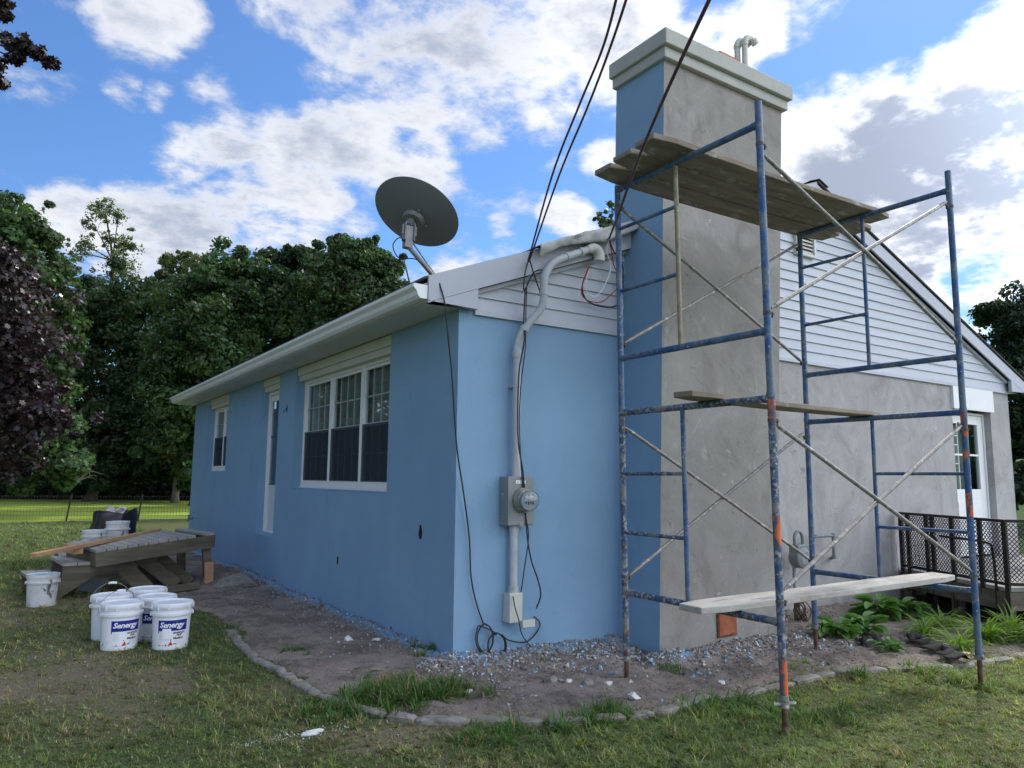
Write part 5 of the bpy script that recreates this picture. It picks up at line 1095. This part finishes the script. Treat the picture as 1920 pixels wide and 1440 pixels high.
# landscape fabric
def ribbon(name, pts, wd, lab):
    mb = MB(); P = spline(pts, 8); vs = []; random.seed(len(pts))
    for i, p in enumerate(P):
        d_ = (P[min(i+1, len(P)-1)]-P[max(i-1, 0)]).normalized(); s = Vector((-d_.y, d_.x, 0)).normalized()
        for j in range(5): t_ = j/4-.5; vs.append(p+s*wd*t_*(1+1.3*mnoise.noise((i*.35, 1, 2)))+s*.05*mnoise.noise((i*.3, j*.5, 7))+Vector((0, 0, .022*abs(mnoise.noise((i*.4, j*.9, 1)))+.035*(j == 2)+.008)))
    mb.add(vs, [(5*i+j, 5*i+j+1, 5*i+j+6, 5*i+j+5) for i in range(len(P)-1) for j in range(4)]); o = mb.build(name, M['fabric'], None, origin=P[0], smooth=True); m__ = o.modifiers.new('s', 'SOLIDIFY'); m__.thickness = .003; tag(o, lab, 'fabric')
ribbon('landscape_fabric', [Vector(onZ(*p, -.03)) for p in ((1700, 1198), (1725, 1200), (1750, 1212), (1785, 1228), (1800, 1240))], .16, 'crumpled strip of black landscape fabric before the daylilies')
ribbon('landscape_fabric', [Vector(onZ(*p, -.04)) for p in ((1612, 1208), (1630, 1205), (1650, 1203))], .13, 'small piece of black landscape fabric beside the lowest hosta')
# ================================================================== TREES
LEAF_R = {'diamond': np.array([(0, -1), (.55, 0), (0, 1), (-.55, 0)]),
          'maple': np.array([(0, -1.0), (.35, -.55), (.95, -.45), (.55, -.02), (.85, .45), (.28, .42), (0, 1.05), (-.28, .42), (-.85, .45), (-.55, -.02), (-.95, -.45), (-.35, -.55)])}
def leaves(centers, sub_r, n, size, rng, shape='diamond', droop=.3, tints=None, flat=.75, shell=.45):
    """leaves spread through the outer part of every clump"""
    S_ = LEAF_R[shape]; k = len(S_); C_ = np.repeat(np.arange(len(centers)), n//len(centers)+1)[:n]
    d = rng.normal(size=(n, 3)); d /= np.linalg.norm(d, axis=1)[:, None]; rr = rng.uniform(shell, 1.0, (n, 1))**.6
    rr = rr*(1+.25*rng.normal(size=(n, 1))*.5)
    P = centers[C_]+d*rr*sub_r[C_][:, None]*np.array([1, 1, flat])
    nr = d+rng.normal(size=(n, 3))*.75+np.array([0, 0, .35]); nr /= np.linalg.norm(nr, axis=1)[:, None]
    t = np.cross(nr, rng.normal(size=(n, 3))); t[:, 2] -= droop; t -= nr*(t*nr).sum(1)[:, None]; t /= np.linalg.norm(t, axis=1)[:, None]+1e-9; b = np.cross(nr, t)
    s = size*rng.uniform(.45, 1.4, (n, 1, 1)); fold = rng.uniform(-.25, .25, (n, 1, 1))
    V = P[:, None, :]+s*(S_[None, :, 0:1]*b[:, None, :]+S_[None, :, 1:2]*t[:, None, :]+np.abs(S_[None, :, 0:1])*fold*nr[:, None, :])
    ct = tints if tints is not None else np.ones((len(centers), 3))
    T = ct[C_]*rng.uniform(.65, 1.35, (n, 1))*(1+rng.normal(size=(n, 3))*.06)
    return V, np.clip(T, .05, 3), k
def tree(name, base, blobs, nleaf, lsize, mat, lab, cat='tree', grp=None, tr=.25, bark='bark', seed=1, shape='diamond', cl=(.30, .42), ncl=26, lean=(0, 0), shell=.45, fill=.35, tip=None):
    rng = np.random.default_rng(seed); base = np.array(base, float); T = empty(name, base, lab, cat, grp)
    cs = []; rs = []; own = []
    for bi, (c, r) in enumerate(blobs):
        c = np.array(c, float); m = max(5, int(ncl*(r/np.mean([q[1] for q in blobs]))**1.6))
        d = rng.normal(size=(m, 3)); d /= np.linalg.norm(d, axis=1)[:, None]; q = np.where(rng.uniform(size=(m, 1)) < fill, rng.uniform(.2, .7, (m, 1)), rng.uniform(.72, .98, (m, 1)))
        cs.append(c+d*q*r*np.array([1, 1, .9])); rs.append(rng.uniform(cl[0], cl[1], m)*r); own += [bi]*m
    cs = np.concatenate(cs); rs = np.concatenate(rs); ok = cs[:, 2]-rs*.8 > base[2]+.1; cs, rs = cs[ok], rs[ok]; own = np.array(own)[ok]
    tn = rng.uniform(.7, 1.35, (len(cs), 1))*np.array([1, 1, 1])*(1+rng.normal(size=(len(cs), 3))*np.array([.10, .05, .08]))
    ex_ = rng.integers(0, len(cs), len(cs)//2); cs = np.concatenate([cs, cs[ex_]+rng.normal(size=(len(ex_), 3))*rs[ex_][:, None]*.9]); tn = np.concatenate([tn, tn[ex_]]); rs = np.concatenate([rs, rs[ex_]*rng.uniform(.3, .6, len(ex_))]); own = np.concatenate([own, own[ex_]])
    V, TT, k = leaves(cs, rs, nleaf, lsize, rng, shape, tints=tn, shell=shell)
    crown = quads_obj('crown', V, mat, parent=T, tint=TT, origin=base, k=k)
    mb = MB(); cc = np.mean([b[0] for b in blobs], axis=0); top = np.array(tip if tip is not None else max((b[0] for b in blobs), key=lambda q: q[2]))
    H_ = top[2]-base[2]; pts = [Vector(base+np.array((0, 0, -.1)))]
    for i in range(1, 7):
        f = i/6; p = base*(1-f)+top*f; w_ = .035*H_*math.sin(math.pi*f); pts.append(Vector((p[0]+w_*math.sin(seed+i*1.7), p[1]+w_*math.cos(seed*2+i*2.1), p[2])))
    P = spline(pts, 4); n = len(P); mb.tube(P, [tr*(1-.86*(i/(n-1)))*(1.35 if i == 0 else 1) for i in range(n)], 9)
    for bi, (c, r) in enumerate(blobs):
        c = Vector(c); f = min(.85, max(.2, (c.z-base[2]-r*.6)/H_)); st = P[int(f*(n-1))]; rad = tr*(1-.8*f)*.55
        if (c-st).length < .3: continue
        m1 = st.lerp(c, .5)+Vector((0, 0, r*.12)); mb.tube(spline([st, m1, c], 4), [rad*(1-.6*i/8) for i in range(9)], 6)
        ii = [i for i in np.where(own == bi)[0]][:9]
        for i in ii: q = Vector(cs[i]); mb.tube([c.lerp(st, .2), c.lerp(q, .5)+Vector((0, 0, -.05*r)), q], [rad*.38, rad*.25, rad*.10], 5)
    mb.build('trunk', M[bark], T, smooth=True); return T
def B(px, py, d, rpx): return (at(px, py, d), rpx/FPX*d)
def gb(px, d): p = at(px, 899, d); p[2] = 0; return p
# purple maple at the left, its foliage close; branch overhead belongs to it
tree('purple_maple', gb(-190, 13.0), [B(-70, 560, 12.5, 130), B(10, 640, 12.2, 90), B(-60, 760, 12.5, 140), B(30, 760, 12, 80), B(80, 790, 11.8, 45), B(100, 770, 11.8, 22), B(-20, 860, 12.2, 55), B(-20, 520, 12.2, 70)], 30000, .046, M['leaf_purple'], 'dark purple leaved maple at the left edge of the picture', seed=4, shape='maple', tr=.3, ncl=30, shell=.3)
# overhanging twig of the same kind nearer the camera
rng = np.random.default_rng(5); cs = np.array([at(*q) for q in ((-40, 20, 7), (5, 25, 7), (15, 75, 7), (45, 85, 7), (70, 100, 7), (95, 118, 7), (-10, 120, 7), (0, 155, 7), (30, 110, 7), (-50, 80, 7), (5, 5, 7), (-60, 140, 7.2))]); rs = np.array([.14, .08, .09, .10, .09, .07, .12, .08, .08, .2, .08, .2])
BR = empty('overhanging_branch', cs[-3], 'dark leafy maple branch reaching into the top left corner of the picture', 'branch')
V_, T_, k_ = leaves(cs, rs, 1100, .036, rng, 'maple', shell=.1); quads_obj('foliage', V_, M['leaf_purple'], parent=BR, tint=T_, origin=ORG[BR], k=k_)
mb = MB(); s0 = Vector(at(-220, 40, 7.4))
for q in cs: mb.tube(spline([s0, s0.lerp(Vector(q), .6)+Vector((0, 0, .06)), Vector(q)], 4), [.02*(1-.09*i) for i in range(9)], 5)
mb.build('twigs', M['bark'], BR)
BK = 'broadleaf trees standing behind the lawn'
tree('green_maple', gb(-40, 22), [B(-30, 470, 22, 120), B(50, 430, 22, 55), B(80, 520, 22, 60), B(60, 640, 22, 75), B(90, 720, 21.5, 50), B(60, 800, 21.5, 70), B(100, 860, 21.5, 60), B(-80, 600, 22, 150), B(20, 880, 21.5, 55), B(110, 600, 22, 40)], 60000, .075, M['leaf'], 'green maple whose top rises behind the purple leaved maple', seed=9, shape='maple')
tree('deciduous_tree', gb(170, 34), [B(170, 580, 34, 75), B(240, 570, 34, 60), B(290, 560, 35, 50), B(150, 660, 34, 70), B(260, 660, 34, 80), B(180, 760, 34, 90), B(280, 780, 34, 90), B(140, 850, 33, 60), B(230, 865, 33, 60), B(330, 860, 33, 60)], 62000, .11, M['leaf_dark'], 'dark rounded tree filling the gap below the tall thin locust', seed=12, grp=BK)
tree('locust_tree', gb(209, 36), [B(198, 396, 36, 24), B(222, 405, 36, 18), B(175, 420, 36, 16), B(160, 462, 36, 20), B(150, 475, 36, 14), B(225, 455, 36, 18), B(245, 462, 36, 17), B(205, 450, 36, 16), B(215, 500, 36, 34), B(205, 560, 36, 34), B(225, 600, 36, 28), B(190, 530, 36, 24)], 7500, .065, M['leaf_olive'], 'tall thin locust tree with sparse tufts and a bare bent trunk', seed=31, tr=.22, bark='bark', ncl=9, cl=(.5, .8), shell=.1, tip=at(198, 400, 36))
tree('locust_tree', gb(330, 33), [B(305, 500, 33, 28), B(325, 490, 33, 25), B(350, 500, 33, 28), B(380, 490, 33, 26), B(340, 540, 33, 40)], 6500, .075, M['leaf_olive'], 'shorter pale green locust showing above the trees left of the roof', seed=33, tr=.16, bark='palebark', ncl=9, shell=.1)
tree('deciduous_tree', gb(370, 30), [B(350, 590, 30, 80), B(420, 530, 30, 70), B(450, 500, 30, 45), B(400, 640, 29, 90), B(330, 700, 29, 70), B(400, 740, 29, 90), B(310, 800, 29, 60), B(370, 860, 29, 60), B(470, 600, 30, 80)], 80000, .098, M['leaf'], 'bushy maple rising over the far end of the blue wall', seed=14, grp=BK)
tree('deciduous_tree', gb(560, 32), [B(530, 500, 32, 45), B(570, 500, 32, 45), B(500, 560, 31, 70), B(560, 580, 31, 80), B(600, 500, 32, 45), B(520, 660, 31, 80), B(590, 640, 31, 80)], 66000, .10, M['leaf_dark'], 'dark broad maple behind the middle of the roof edge', seed=15, grp=BK)
tree('deciduous_tree', gb(670, 28), [B(640, 480, 28, 50), B(680, 495, 28, 50), B(615, 520, 28, 50), B(720, 510, 28, 40), B(665, 570, 27.5, 75), B(735, 560, 28, 45), B(760, 590, 28, 35), B(620, 620, 27.5, 60)], 72000, .085, M['leaf'], 'rounded green maple just left of the satellite dish mast', seed=16, grp=BK)
tree('slender_tree', gb(1150, 17), [B(1148, 385, 17, 20), B(1135, 410, 17, 16), B(1152, 420, 17, 24), B(1165, 390, 17, 20), B(1160, 450, 17, 40)], 900, .06, M['leaf_olive'], 'small sparse treetop peeking over the roof beside the blue chimney side', seed=40, tr=.07, ncl=8, shell=.1)
tree('dark_maple', gb(1960, 26), [B(1935, 600, 26, 75), B(1880, 650, 26, 60), B(1850, 700, 25.5, 50), B(1960, 690, 25, 90), B(1900, 760, 25, 80), B(1950, 850, 25, 90), B(1870, 600, 26, 40), B(2010, 600, 26, 100), B(1880, 850, 25, 55), B(2030, 780, 25, 110)], 80000, .09, M['leaf_dark'], 'dark maple behind the right eave of the house', seed=18)
for i, (px, d, hp, lab) in enumerate(((-330, 24, 520, 0), (-600, 26, 500, 1), (-1000, 30, 480, 2))):
    pass
# more of the same wood to the left and right, outside the picture (seen in the window glass)
TR2 = [o for o in bpy.data.objects if o.name.startswith('deciduous_tree') and o.parent is None]
for i, (x, y, s, r, j) in enumerate(((-16, 14, .9, 1.2, 0), (-20, 6, .95, 2.2, 1), (-24, -4, 1.0, 3.4, 2), (-12, 24, .95, .6, 3), (-22, 22, 1, 4.0, 1), (16, 34, 1.0, .4, 2))):
    src = TR2[j % len(TR2)]; c = copy_tree(src); c.location = (x, y, 0); c.scale = (s, s, s); c.rotation_euler.z = r
    c['label'] = 'broadleaf tree of the wood continuing beyond the frame, number '+ORD[i]+' from the house'; c['group'] = 'trees outside the frame'; ORG[c] = Vector((x, y, 0))
# shrubby understory along the wood edge, one mass
rng = np.random.default_rng(77); cs = []; rs = []
for px in np.arange(-160, 480, 13):
    for d, hp, r in ((33, rng.uniform(830, 890), 34), (36, rng.uniform(770, 880), 40), (38, rng.uniform(600, 860), 55)):
        cs.append(at(px+rng.uniform(-8, 8), hp, d)); rs.append(r/FPX*d)
    cs.append(at(px, 922, 36)); rs.append(.7); cs.append(at(px+3, 928, 38.5)); rs.append(.6); cs.append(at(px+5, 900, 38)); rs.append(.9)
for px in np.arange(1880, 2050, 18): cs.append(at(px, rng.uniform(880, 930), 20)); rs.append(.5)
cs = np.array(cs); V_, T_, k_ = leaves(cs, np.array(rs), 70000, .12, rng, tints=rng.uniform(.5, 1.2, (len(cs), 1))*np.ones(3)); o = quads_obj('undergrowth', V_, M['leaf_dark'], tint=T_, k=k_); tag(o, 'dark tangled undergrowth along the foot of the wood', 'undergrowth', kind='stuff')
# far-off wood closing the horizon
rng = np.random.default_rng(78); cs = []; rs = []
for a in np.arange(-75, 80, 1.6):
    for q in range(4): rr_ = rng.uniform(58, 66); an = math.atan2(FW[0], FW[1])+R(a); cs.append((CAM[0]+rr_*math.sin(an), CAM[1]+rr_*math.cos(an), rng.uniform(.5, 5.2))); rs.append(rng.uniform(1.5, 2.6))
cs = np.array(cs); V_, T_, k_ = leaves(cs, np.array(rs), 45000, .42, rng); o = quads_obj('distant_wood', V_, M['leaf_dark'], tint=T_, k=k_); tag(o, 'distant dark wood along the horizon', 'wood', kind='stuff')
# a dead fallen limb in front of the undergrowth
mb = MB(); random.seed(6); q0 = Vector(at(150, 900, 30))
for k in range(16): e = Vector(at(random.uniform(110, 200), random.uniform(868, 905), 30)); mb.tube(spline([q0, q0.lerp(e, .5)+Vector((random.uniform(-.2, .2), 0, random.uniform(0, .35))), e], 4), [.035*(1-.1*i) for i in range(9)], 5)
single('fallen_branch', mb, M['palebark'], 'pale dead branches lying at the dark edge of the wood', 'dead branch', q0)
# ================================================================== FENCES
GF = 'posts and mesh of the thin wire fence'
F_ = empty('wire_fence', (-.6, 18.6, 0), 'thin dark metal wire mesh fence with leaning posts across the far lawn', 'fence')
A = np.array(onZ(123, 977, 0)); Bp = np.array(onZ(257, 977, 0)); dv = Bp-A
fp = [A+dv*t_ for t_ in (-4, -3, -2, -1, 0, 1, 2, 3)]
for i, p in enumerate(fp):
    mb = MB(); mb.tube([(p[0], p[1], -.1), (p[0]+.09, p[1], .72)], .022, 6); mb.build('post', M['metal_post'], F_)
mb = MB(); a_ = Vector(fp[0]); z_ = Vector(fp[-1])
for k in range(7): mb.tube([a_+Vector((0, .02, .05+.10*k)), z_+Vector((0, .02, .05+.10*k))], .0035, 3)
n = 160
for k in range(n): p = a_.lerp(z_, k/n); mb.tube([p+Vector((0, .02, .03)), p+Vector((0, .02, .67))], .0028, 3)
mb.build('wire_mesh', M['wire'], F_)
F2 = empty('old_fence', gb(200, 40), 'old grey post and wire fence against the dark wood', 'fence')
for px, h in ((10, 1.3), (60, 1.2), (90, 1.3), (168, 1.5), (205, 1.2), (240, 1.5), (312, 1.3), (345, 1.2)):
    p = gb(px, 37.0); mb = MB(); mb.tube([(p[0], p[1], -.1), (p[0]+.03, p[1], h)], .05, 6); mb.build('post', M['graypost'], F2)
mb = MB()
for z in (.35, .7, 1.0): mb.tube([Vector(gb(-100, 37))+Vector((0, 0, z)), Vector(gb(360, 37))+Vector((0, 0, z))], .012, 3)
mb.build('wire', M['wire'], F2)
# ================================================================== LOW PLANTS
def leafblade(base, yaw, ln, wd, lift, droop, rng, n=6, cup=.0):
    """arched leaf as n quads across 2 halves; returns (2n,4,3)"""
    d = np.array([math.cos(yaw), math.sin(yaw), 0]); s = np.array([-d[1], d[0], 0]); out = []; prev = None; p = np.array(base, float); a = lift
    for i in range(n+1):
        t_ = i/n; w_ = wd*(math.sin(math.pi*min(1, t_*.93+.07))**.8)*(1 if t_ < 1 else .02); mid = p+np.array([0, 0, -cup*w_]); cur = (p-s*w_/2, mid, p+s*w_/2)
        if prev is not None: out += [[prev[0], prev[1], cur[1], cur[0]], [prev[1], prev[2], cur[2], cur[1]]]
        prev = cur; p = p+(d*math.cos(a)+np.array([0, 0, math.sin(a)]))*ln/n; a -= droop/n
    return out
def hosta(loc, n, ln, wd, lab, seed, mat='hosta', name='hosta', cat='plant', stem=True, grp=None):
    rng = np.random.default_rng(seed); Q = []; T = []; x, y = loc; z = float(G(x, y))+.01
    for i in range(n):
        yaw = rng.uniform(0, 2*math.pi); f = rng.uniform(.55, 1); lf = R(rng.uniform(25, 80)); L_ = ln*f; b0_ = np.array([x, y, z])+rng.normal(size=3)*np.array([.02, .02, 0]); d = np.array([math.cos(yaw), math.sin(yaw), 0])
        if stem: st = b0_+(d*math.cos(lf)+np.array([0, 0, math.sin(lf)]))*L_*.55; Q += leafblade(b0_, yaw, L_*.58, .008, lf, .1, rng, 3); T += [[.8, .8, .8]]*6
        else: st = b0_
        tt = rng.uniform(.7, 1.3); q = leafblade(st, yaw+rng.normal()*.2, L_*(.7 if stem else 1), wd*f, lf*(.6 if stem else 1), rng.uniform(1.0, 1.9), rng, 7, .28); Q += q; T += [[tt, tt, tt*.9]]*len(q)
    o = quads_obj(name, np.array(Q), M[mat], tint=np.array(T), origin=(x, y, z), smooth=True); return tag(o, lab, cat, grp)
def hz(px, py, z=-.07): p = onZ(px, py, z); return (p[0], p[1])
HG = 'hostas in the right hand bed'
hosta(hz(1572, 1195), 60, .24, .085, 'broad leaved hosta nearest the chimney beside the inner scaffold jack', 1, grp=HG)
hosta(hz(1622, 1188), 60, .25, .09, 'middle hosta of the front row in the right hand bed', 2, grp=HG)
hosta(hz(1648, 1160), 60, .30, .10, 'taller dark hosta clump under the low plank', 3, grp=HG)
hosta(hz(1700, 1158), 55, .27, .09, 'hosta clump just left of the deck', 4, grp=HG)
hosta(hz(1668, 1224), 30, .15, .055, 'small bright hosta seedling by the black fabric', 5, grp=HG)
for i, (px, py, n, ln, lab) in enumerate(((1735, 1195, 90, .32, 'strappy daylily clump left of the outer scaffold leg'), (1800, 1220, 80, .34, 'daylily clump right behind the small yellow flower'), (1850, 1205, 120, .42, 'tall daylily clump right of the outer scaffold leg'), (1900, 1200, 120, .45, 'rightmost tall daylily clump'), (1770, 1180, 80, .30, 'daylily clump in front of the dark space under the deck'), (1960, 1215, 110, .42, 'daylily clump at the frame edge'))):
    hosta(hz(px, py), n, ln, .016, lab, 20+i, 'lily', 'daylily', 'plant', False, 'daylilies in the right hand bed')
hosta(hz(1508, 1255), 5, .10, .05, 'tiny bright seedling with two yellow green leaves on the soil behind the outer screw jack', 50, 'lily', 'seedling', 'plant')
fl = Vector(onZ(1812, 1226, .0)); mb = MB()
for k in range(6): a = k*math.pi/3; mb.add([fl, fl+Vector((math.cos(a-.4)*.02, math.sin(a-.4)*.02, .012)), fl+Vector((math.cos(a)*.034, math.sin(a)*.034, .004)), fl+Vector((math.cos(a+.4)*.02, math.sin(a+.4)*.02, .012))], [(0, 1, 2, 3)])
mb.tube([fl, fl+Vector((0, .02, -.06))], .003, 5); single('yellow_flower', mb, M['yellow'], 'small pale yellow flower on the ground by the outer right scaffold leg', 'flower', fl)
# ================================================================== GRASS
def blades(P, ln, wd, tint, rng, lean=1.0, seg=3):
    n = len(P); yaw = rng.uniform(0, 2*math.pi, n); d = np.stack([np.cos(yaw), np.sin(yaw), np.zeros(n)], 1); s = np.stack([-d[:, 1], d[:, 0], np.zeros(n)], 1)
    a = R(88)-np.abs(rng.normal(size=n))*lean*.7; a = np.clip(a, .15, R(90)); dr = rng.uniform(.4, 1.7, n)*lean; p = P.copy(); quads = []; w0 = wd
    prev = (p-s*w0[:, None]/2, p+s*w0[:, None]/2)
    for i in range(1, seg+1):
        st = (ln/seg)[:, None]; p = p+(d*np.cos(a)[:, None]+np.array([0, 0, 1.])*np.sin(a)[:, None])*st; a = np.maximum(a-dr/seg, -.35); w_ = wd*(1-(i/seg)**1.6*.93); cur = (p-s*w_[:, None]/2, p+s*w_[:, None]/2)
        quads.append(np.stack([prev[0], prev[1], cur[1], cur[0]], 1)); prev = cur
    return np.concatenate(quads), np.concatenate([tint]*seg)
def lawn_blades():
    rng = np.random.default_rng(2); n = 1100000
    ang = rng.uniform(-R(40), R(40), n)+math.atan2(FW[0], FW[1]); r = 2.4*np.exp(rng.uniform(0, 1, n)*math.log(24/2.4))
    x = CAM[0]+r*np.sin(ang); y = CAM[1]+r*np.cos(ang)
    cs_ = .032+.010*r; jx = np.floor(x/cs_); jy = np.floor(y/cs_); hsh = lambda q: (np.sin(jx*12.9898+jy*78.233+q)*43758.5453) % 1.0
    cl = rng.uniform(size=n) < .62; kx = (jx+.2+.6*hsh(1.))*cs_; ky = (jy+.2+.6*hsh(2.))*cs_; x = np.where(cl, kx+(x-kx)*.33, x); y = np.where(cl, ky+(y-ky)*.33, y); hh_ = np.where(cl, hsh(3.), rng.uniform(size=n)*.6); hc_ = np.where(cl, hsh(4.), rng.uniform(size=n))
    inb = inpoly(x, y); edge = polydist(x, y); dry = dryness(x, y)
    keep = (~inb | ((edge < .10) & (rng.uniform(size=n) < .35)))
    keep &= ~((x > -.02) & (y > -.05) & (x < 9)) & (y < 18.3) & ~((x > 5) & (y > -2))
    keep &= rng.uniform(size=n) < np.clip(1.2-.7*dry, .6, 1)*.85
    x, y, r, dry, hh_, hc_ = x[keep], y[keep], r[keep], dry[keep], hh_[keep], hc_[keep]; n = len(x)
    z = lawnz(x, y)-.006; lod = np.clip(r/5, 1, 4)
    lush = 1-dry; ln = (.018+.036*rng.uniform(size=n)**1.6*lush+.016*rng.uniform(size=n))*(1+.15*(lod-1))*np.where(fbm(x, y, 2.3, 12) > .56, 1.3, 1)*(.55+1.15*hh_**2)
    wd = (.0026+.0024*rng.uniform(size=n))*lod
    cl_ = rng.uniform(size=n) < .12*np.clip(fbm(x, y, 1.3, 40)*4-1.6, 0, 3); wd = np.where(cl_, wd*3.2, wd); ln = np.where(cl_, ln*.7, ln)
    g1 = np.array([.10, .17, .045]); g2 = np.array([.20, .28, .08]); olive = np.array([.20, .24, .09]); straw = np.array([.46, .39, .23])
    u = rng.uniform(size=(n, 1)); c = g1*(1-u)+g2*u; m = np.clip(dry*1.5+rng.normal(size=n)*.18, 0, 1)[:, None]; c = c*(1-m)+olive*m
    sm_ = (rng.uniform(size=n) < .07+.38*dry)[:, None]; c = np.where(sm_, straw*rng.uniform(.6, 1.1, (n, 1)), c)
    sun_tint = (sstep(-.5, 4, x)*sstep(0, -1.5, y))[:, None]; c = c*(1+sun_tint*np.array([.45, .32, .05])); c = c*rng.uniform(.75, 1.25, (n, 1))*(.55+.75*hc_[:, None])*np.stack([.85+.35*hh_, np.ones(n), np.ones(n)], 1)  # right-hand blades tinted warmer and brighter to stand in for sunlight
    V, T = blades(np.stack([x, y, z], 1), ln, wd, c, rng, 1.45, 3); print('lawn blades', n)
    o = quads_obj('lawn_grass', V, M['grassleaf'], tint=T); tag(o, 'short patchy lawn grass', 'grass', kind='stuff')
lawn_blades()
def tuft(loc, n, ln, rad, lab, seed, name='grass_tuft', wd=.0085, cat='weeds', col=((.05, .12, .025), (.10, .19, .04)), dryf=.1, kind=None, grp=None, sx=1, sy=1, lean=1.35):
    rng = np.random.default_rng(seed); P = np.zeros((n, 3)); m_ = max(4, n//45); sc0 = rng.normal(size=(m_, 2))*rad*.55*np.array([sx, sy]); hf = rng.uniform(.35, 1.25, m_); oi = rng.integers(0, m_, n); q = sc0[oi]+rng.normal(size=(n, 2))*.022; P[:, 0] = loc[0]+q[:, 0]; P[:, 1] = loc[1]+q[:, 1]
    P[:, 2] = np.maximum(lawnz(P[:, 0], P[:, 1]), np.where(bedkeep(P[:, 0], P[:, 1]), soilz(P[:, 0], P[:, 1]), -1))-.005
    u = rng.uniform(size=(n, 1)); c = np.array(col[0])*(1-u)+np.array(col[1])*u; c = np.where(rng.uniform(size=(n, 1)) < dryf, np.array([.30, .23, .12]), c)
    V, T = blades(P, ln*rng.uniform(.5, 1.15, n)*hf[oi], wd*rng.uniform(.6, 1.2, n), c, rng, lean, 4)
    o = quads_obj(name, V, M['grassleaf'], tint=T, origin=(loc[0], loc[1], 0)); return tag(o, lab, cat, grp, kind)
tuft(hz(690, 1322, 0), 1700, .125, .24, 'left part of the green weed clump growing over the edging stones', 1, 'weed_clump', sx=1, sy=.7)
tuft(hz(765, 1312, 0), 2100, .14, .24, 'dense middle of the weed clump in front of the wall corner', 2, 'weed_clump', sx=1, sy=.7)
tuft(hz(832, 1300, 0), 1000, .13, .15, 'right part of the weed clump with dry yellow stems', 3, 'weed_clump', dryf=.22)
tuft(hz(725, 1296, 0), 500, .12, .09, 'brown dead grass patch inside the weed clump', 4, 'dead_grass', dryf=1, cat='dead grass')
tuft(hz(640, 1330, 0), 900, .10, .22, 'grass fringe on the lawn side of the curve in the edging', 5, dryf=.15, cat='grass tuft')
tuft(hz(1110, 1370, -.03), 900, .13, .24, 'long grass at the edging stones below the blue wall', 6, sx=1.6, sy=.5, dryf=.05, cat='grass tuft')
tuft(hz(960, 1375, -.02), 600, .11, .20, 'grass fringe left of the long grass at the edging', 7, sx=1.4, sy=.5, cat='grass tuft')
tuft(hz(1380, 1325, -.06), 900, .13, .22, 'green grass tuft against the edging left of the outer screw jack', 8, sx=1.4, sy=.5, dryf=.04, cat='grass tuft')
tuft(hz(1440, 1345, -.07), 700, .09, .22, 'low broad leaved clover patch beside the outer screw jack', 9, wd=.012, dryf=.02, col=((.08, .17, .03), (.14, .25, .05)), cat='grass tuft')
tuft(hz(1610, 1268, -.07), 260, .11, .06, 'small weed growing over the right hand edging stones', 10, wd=.007, dryf=.02, cat='grass tuft')
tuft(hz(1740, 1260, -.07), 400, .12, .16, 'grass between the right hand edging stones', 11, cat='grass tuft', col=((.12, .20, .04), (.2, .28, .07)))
tuft(hz(1830, 1285, -.07), 700, .13, .25, 'grass coloured as if sunlit around the outer right scaffold foot', 12, cat='grass tuft', col=((.13, .20, .04), (.22, .28, .08)))  # blade colours of this and the previous tuft lightened to imitate sun
tuft(hz(545, 1225, 0), 260, .05, .08, 'tiny green weed patch on the dirt by the long blue wall', 13, cat='weeds')
tuft(hz(790, 1225, 0), 200, .10, .10, 'thin weeds at the foot of the wall corner', 14, cat='weeds', dryf=.2)
tuft(hz(1265, 1255, -.05), 120, .06, .06, 'small weed in the rubble before the chimney', 15, cat='weeds')
tuft(hz(1500, 1345, -.07), 800, .10, .3, 'grass around the near scaffold foot', 16, cat='grass tuft', dryf=.1)
tuft(hz(1020, 1238, 0), 60, .07, .04, 'little weed below the coiled cable in the rubble', 17, cat='weeds', dryf=.3)
tuft(hz(240, 1215, 0), 420, .05, .16, 'grass blades at the foot of the front left white bucket', 18, cat='grass tuft', wd=.004)
tuft(hz(335, 1210, 0), 420, .06, .16, 'darker grass blades at the foot of the front right white bucket', 19, cat='grass tuft', wd=.004)

# dead straw and twigs littering the soil
rng = np.random.default_rng(91); n = 1500; x = rng.uniform(-1.4, 4.6, n); y = rng.uniform(-1.9, 5.5, n); k_ = bedkeep(x, y); x, y = x[k_], y[k_]; n = len(x)
nb_ = (fbm(x, y, 1.8, 60) > .47) | (polydist(x, y) < .25); x, y = x[nb_], y[nb_]; n = len(x); z = soilz(x, y)+.006; yw = rng.uniform(0, 6.28, n); l_ = rng.uniform(.015, .06, n); w__ = rng.uniform(.0012, .003, n)
d = np.stack([np.cos(yw), np.sin(yw), rng.uniform(-.15, .3, n)], 1)*l_[:, None]; s_ = np.stack([-np.sin(yw), np.cos(yw), np.zeros(n)], 1)*w__[:, None]; P = np.stack([x, y, z], 1)
V_ = np.stack([P-s_, P+s_, P+d+s_, P+d-s_], 1); c_ = np.array([.26, .19, .12])*rng.uniform(.5, 1.4, (n, 1)); o = quads_obj('straw_litter', V_, M['rubble'], tint=c_); tag(o, 'dead straw and twigs littering the bare soil', 'litter', kind='stuff')
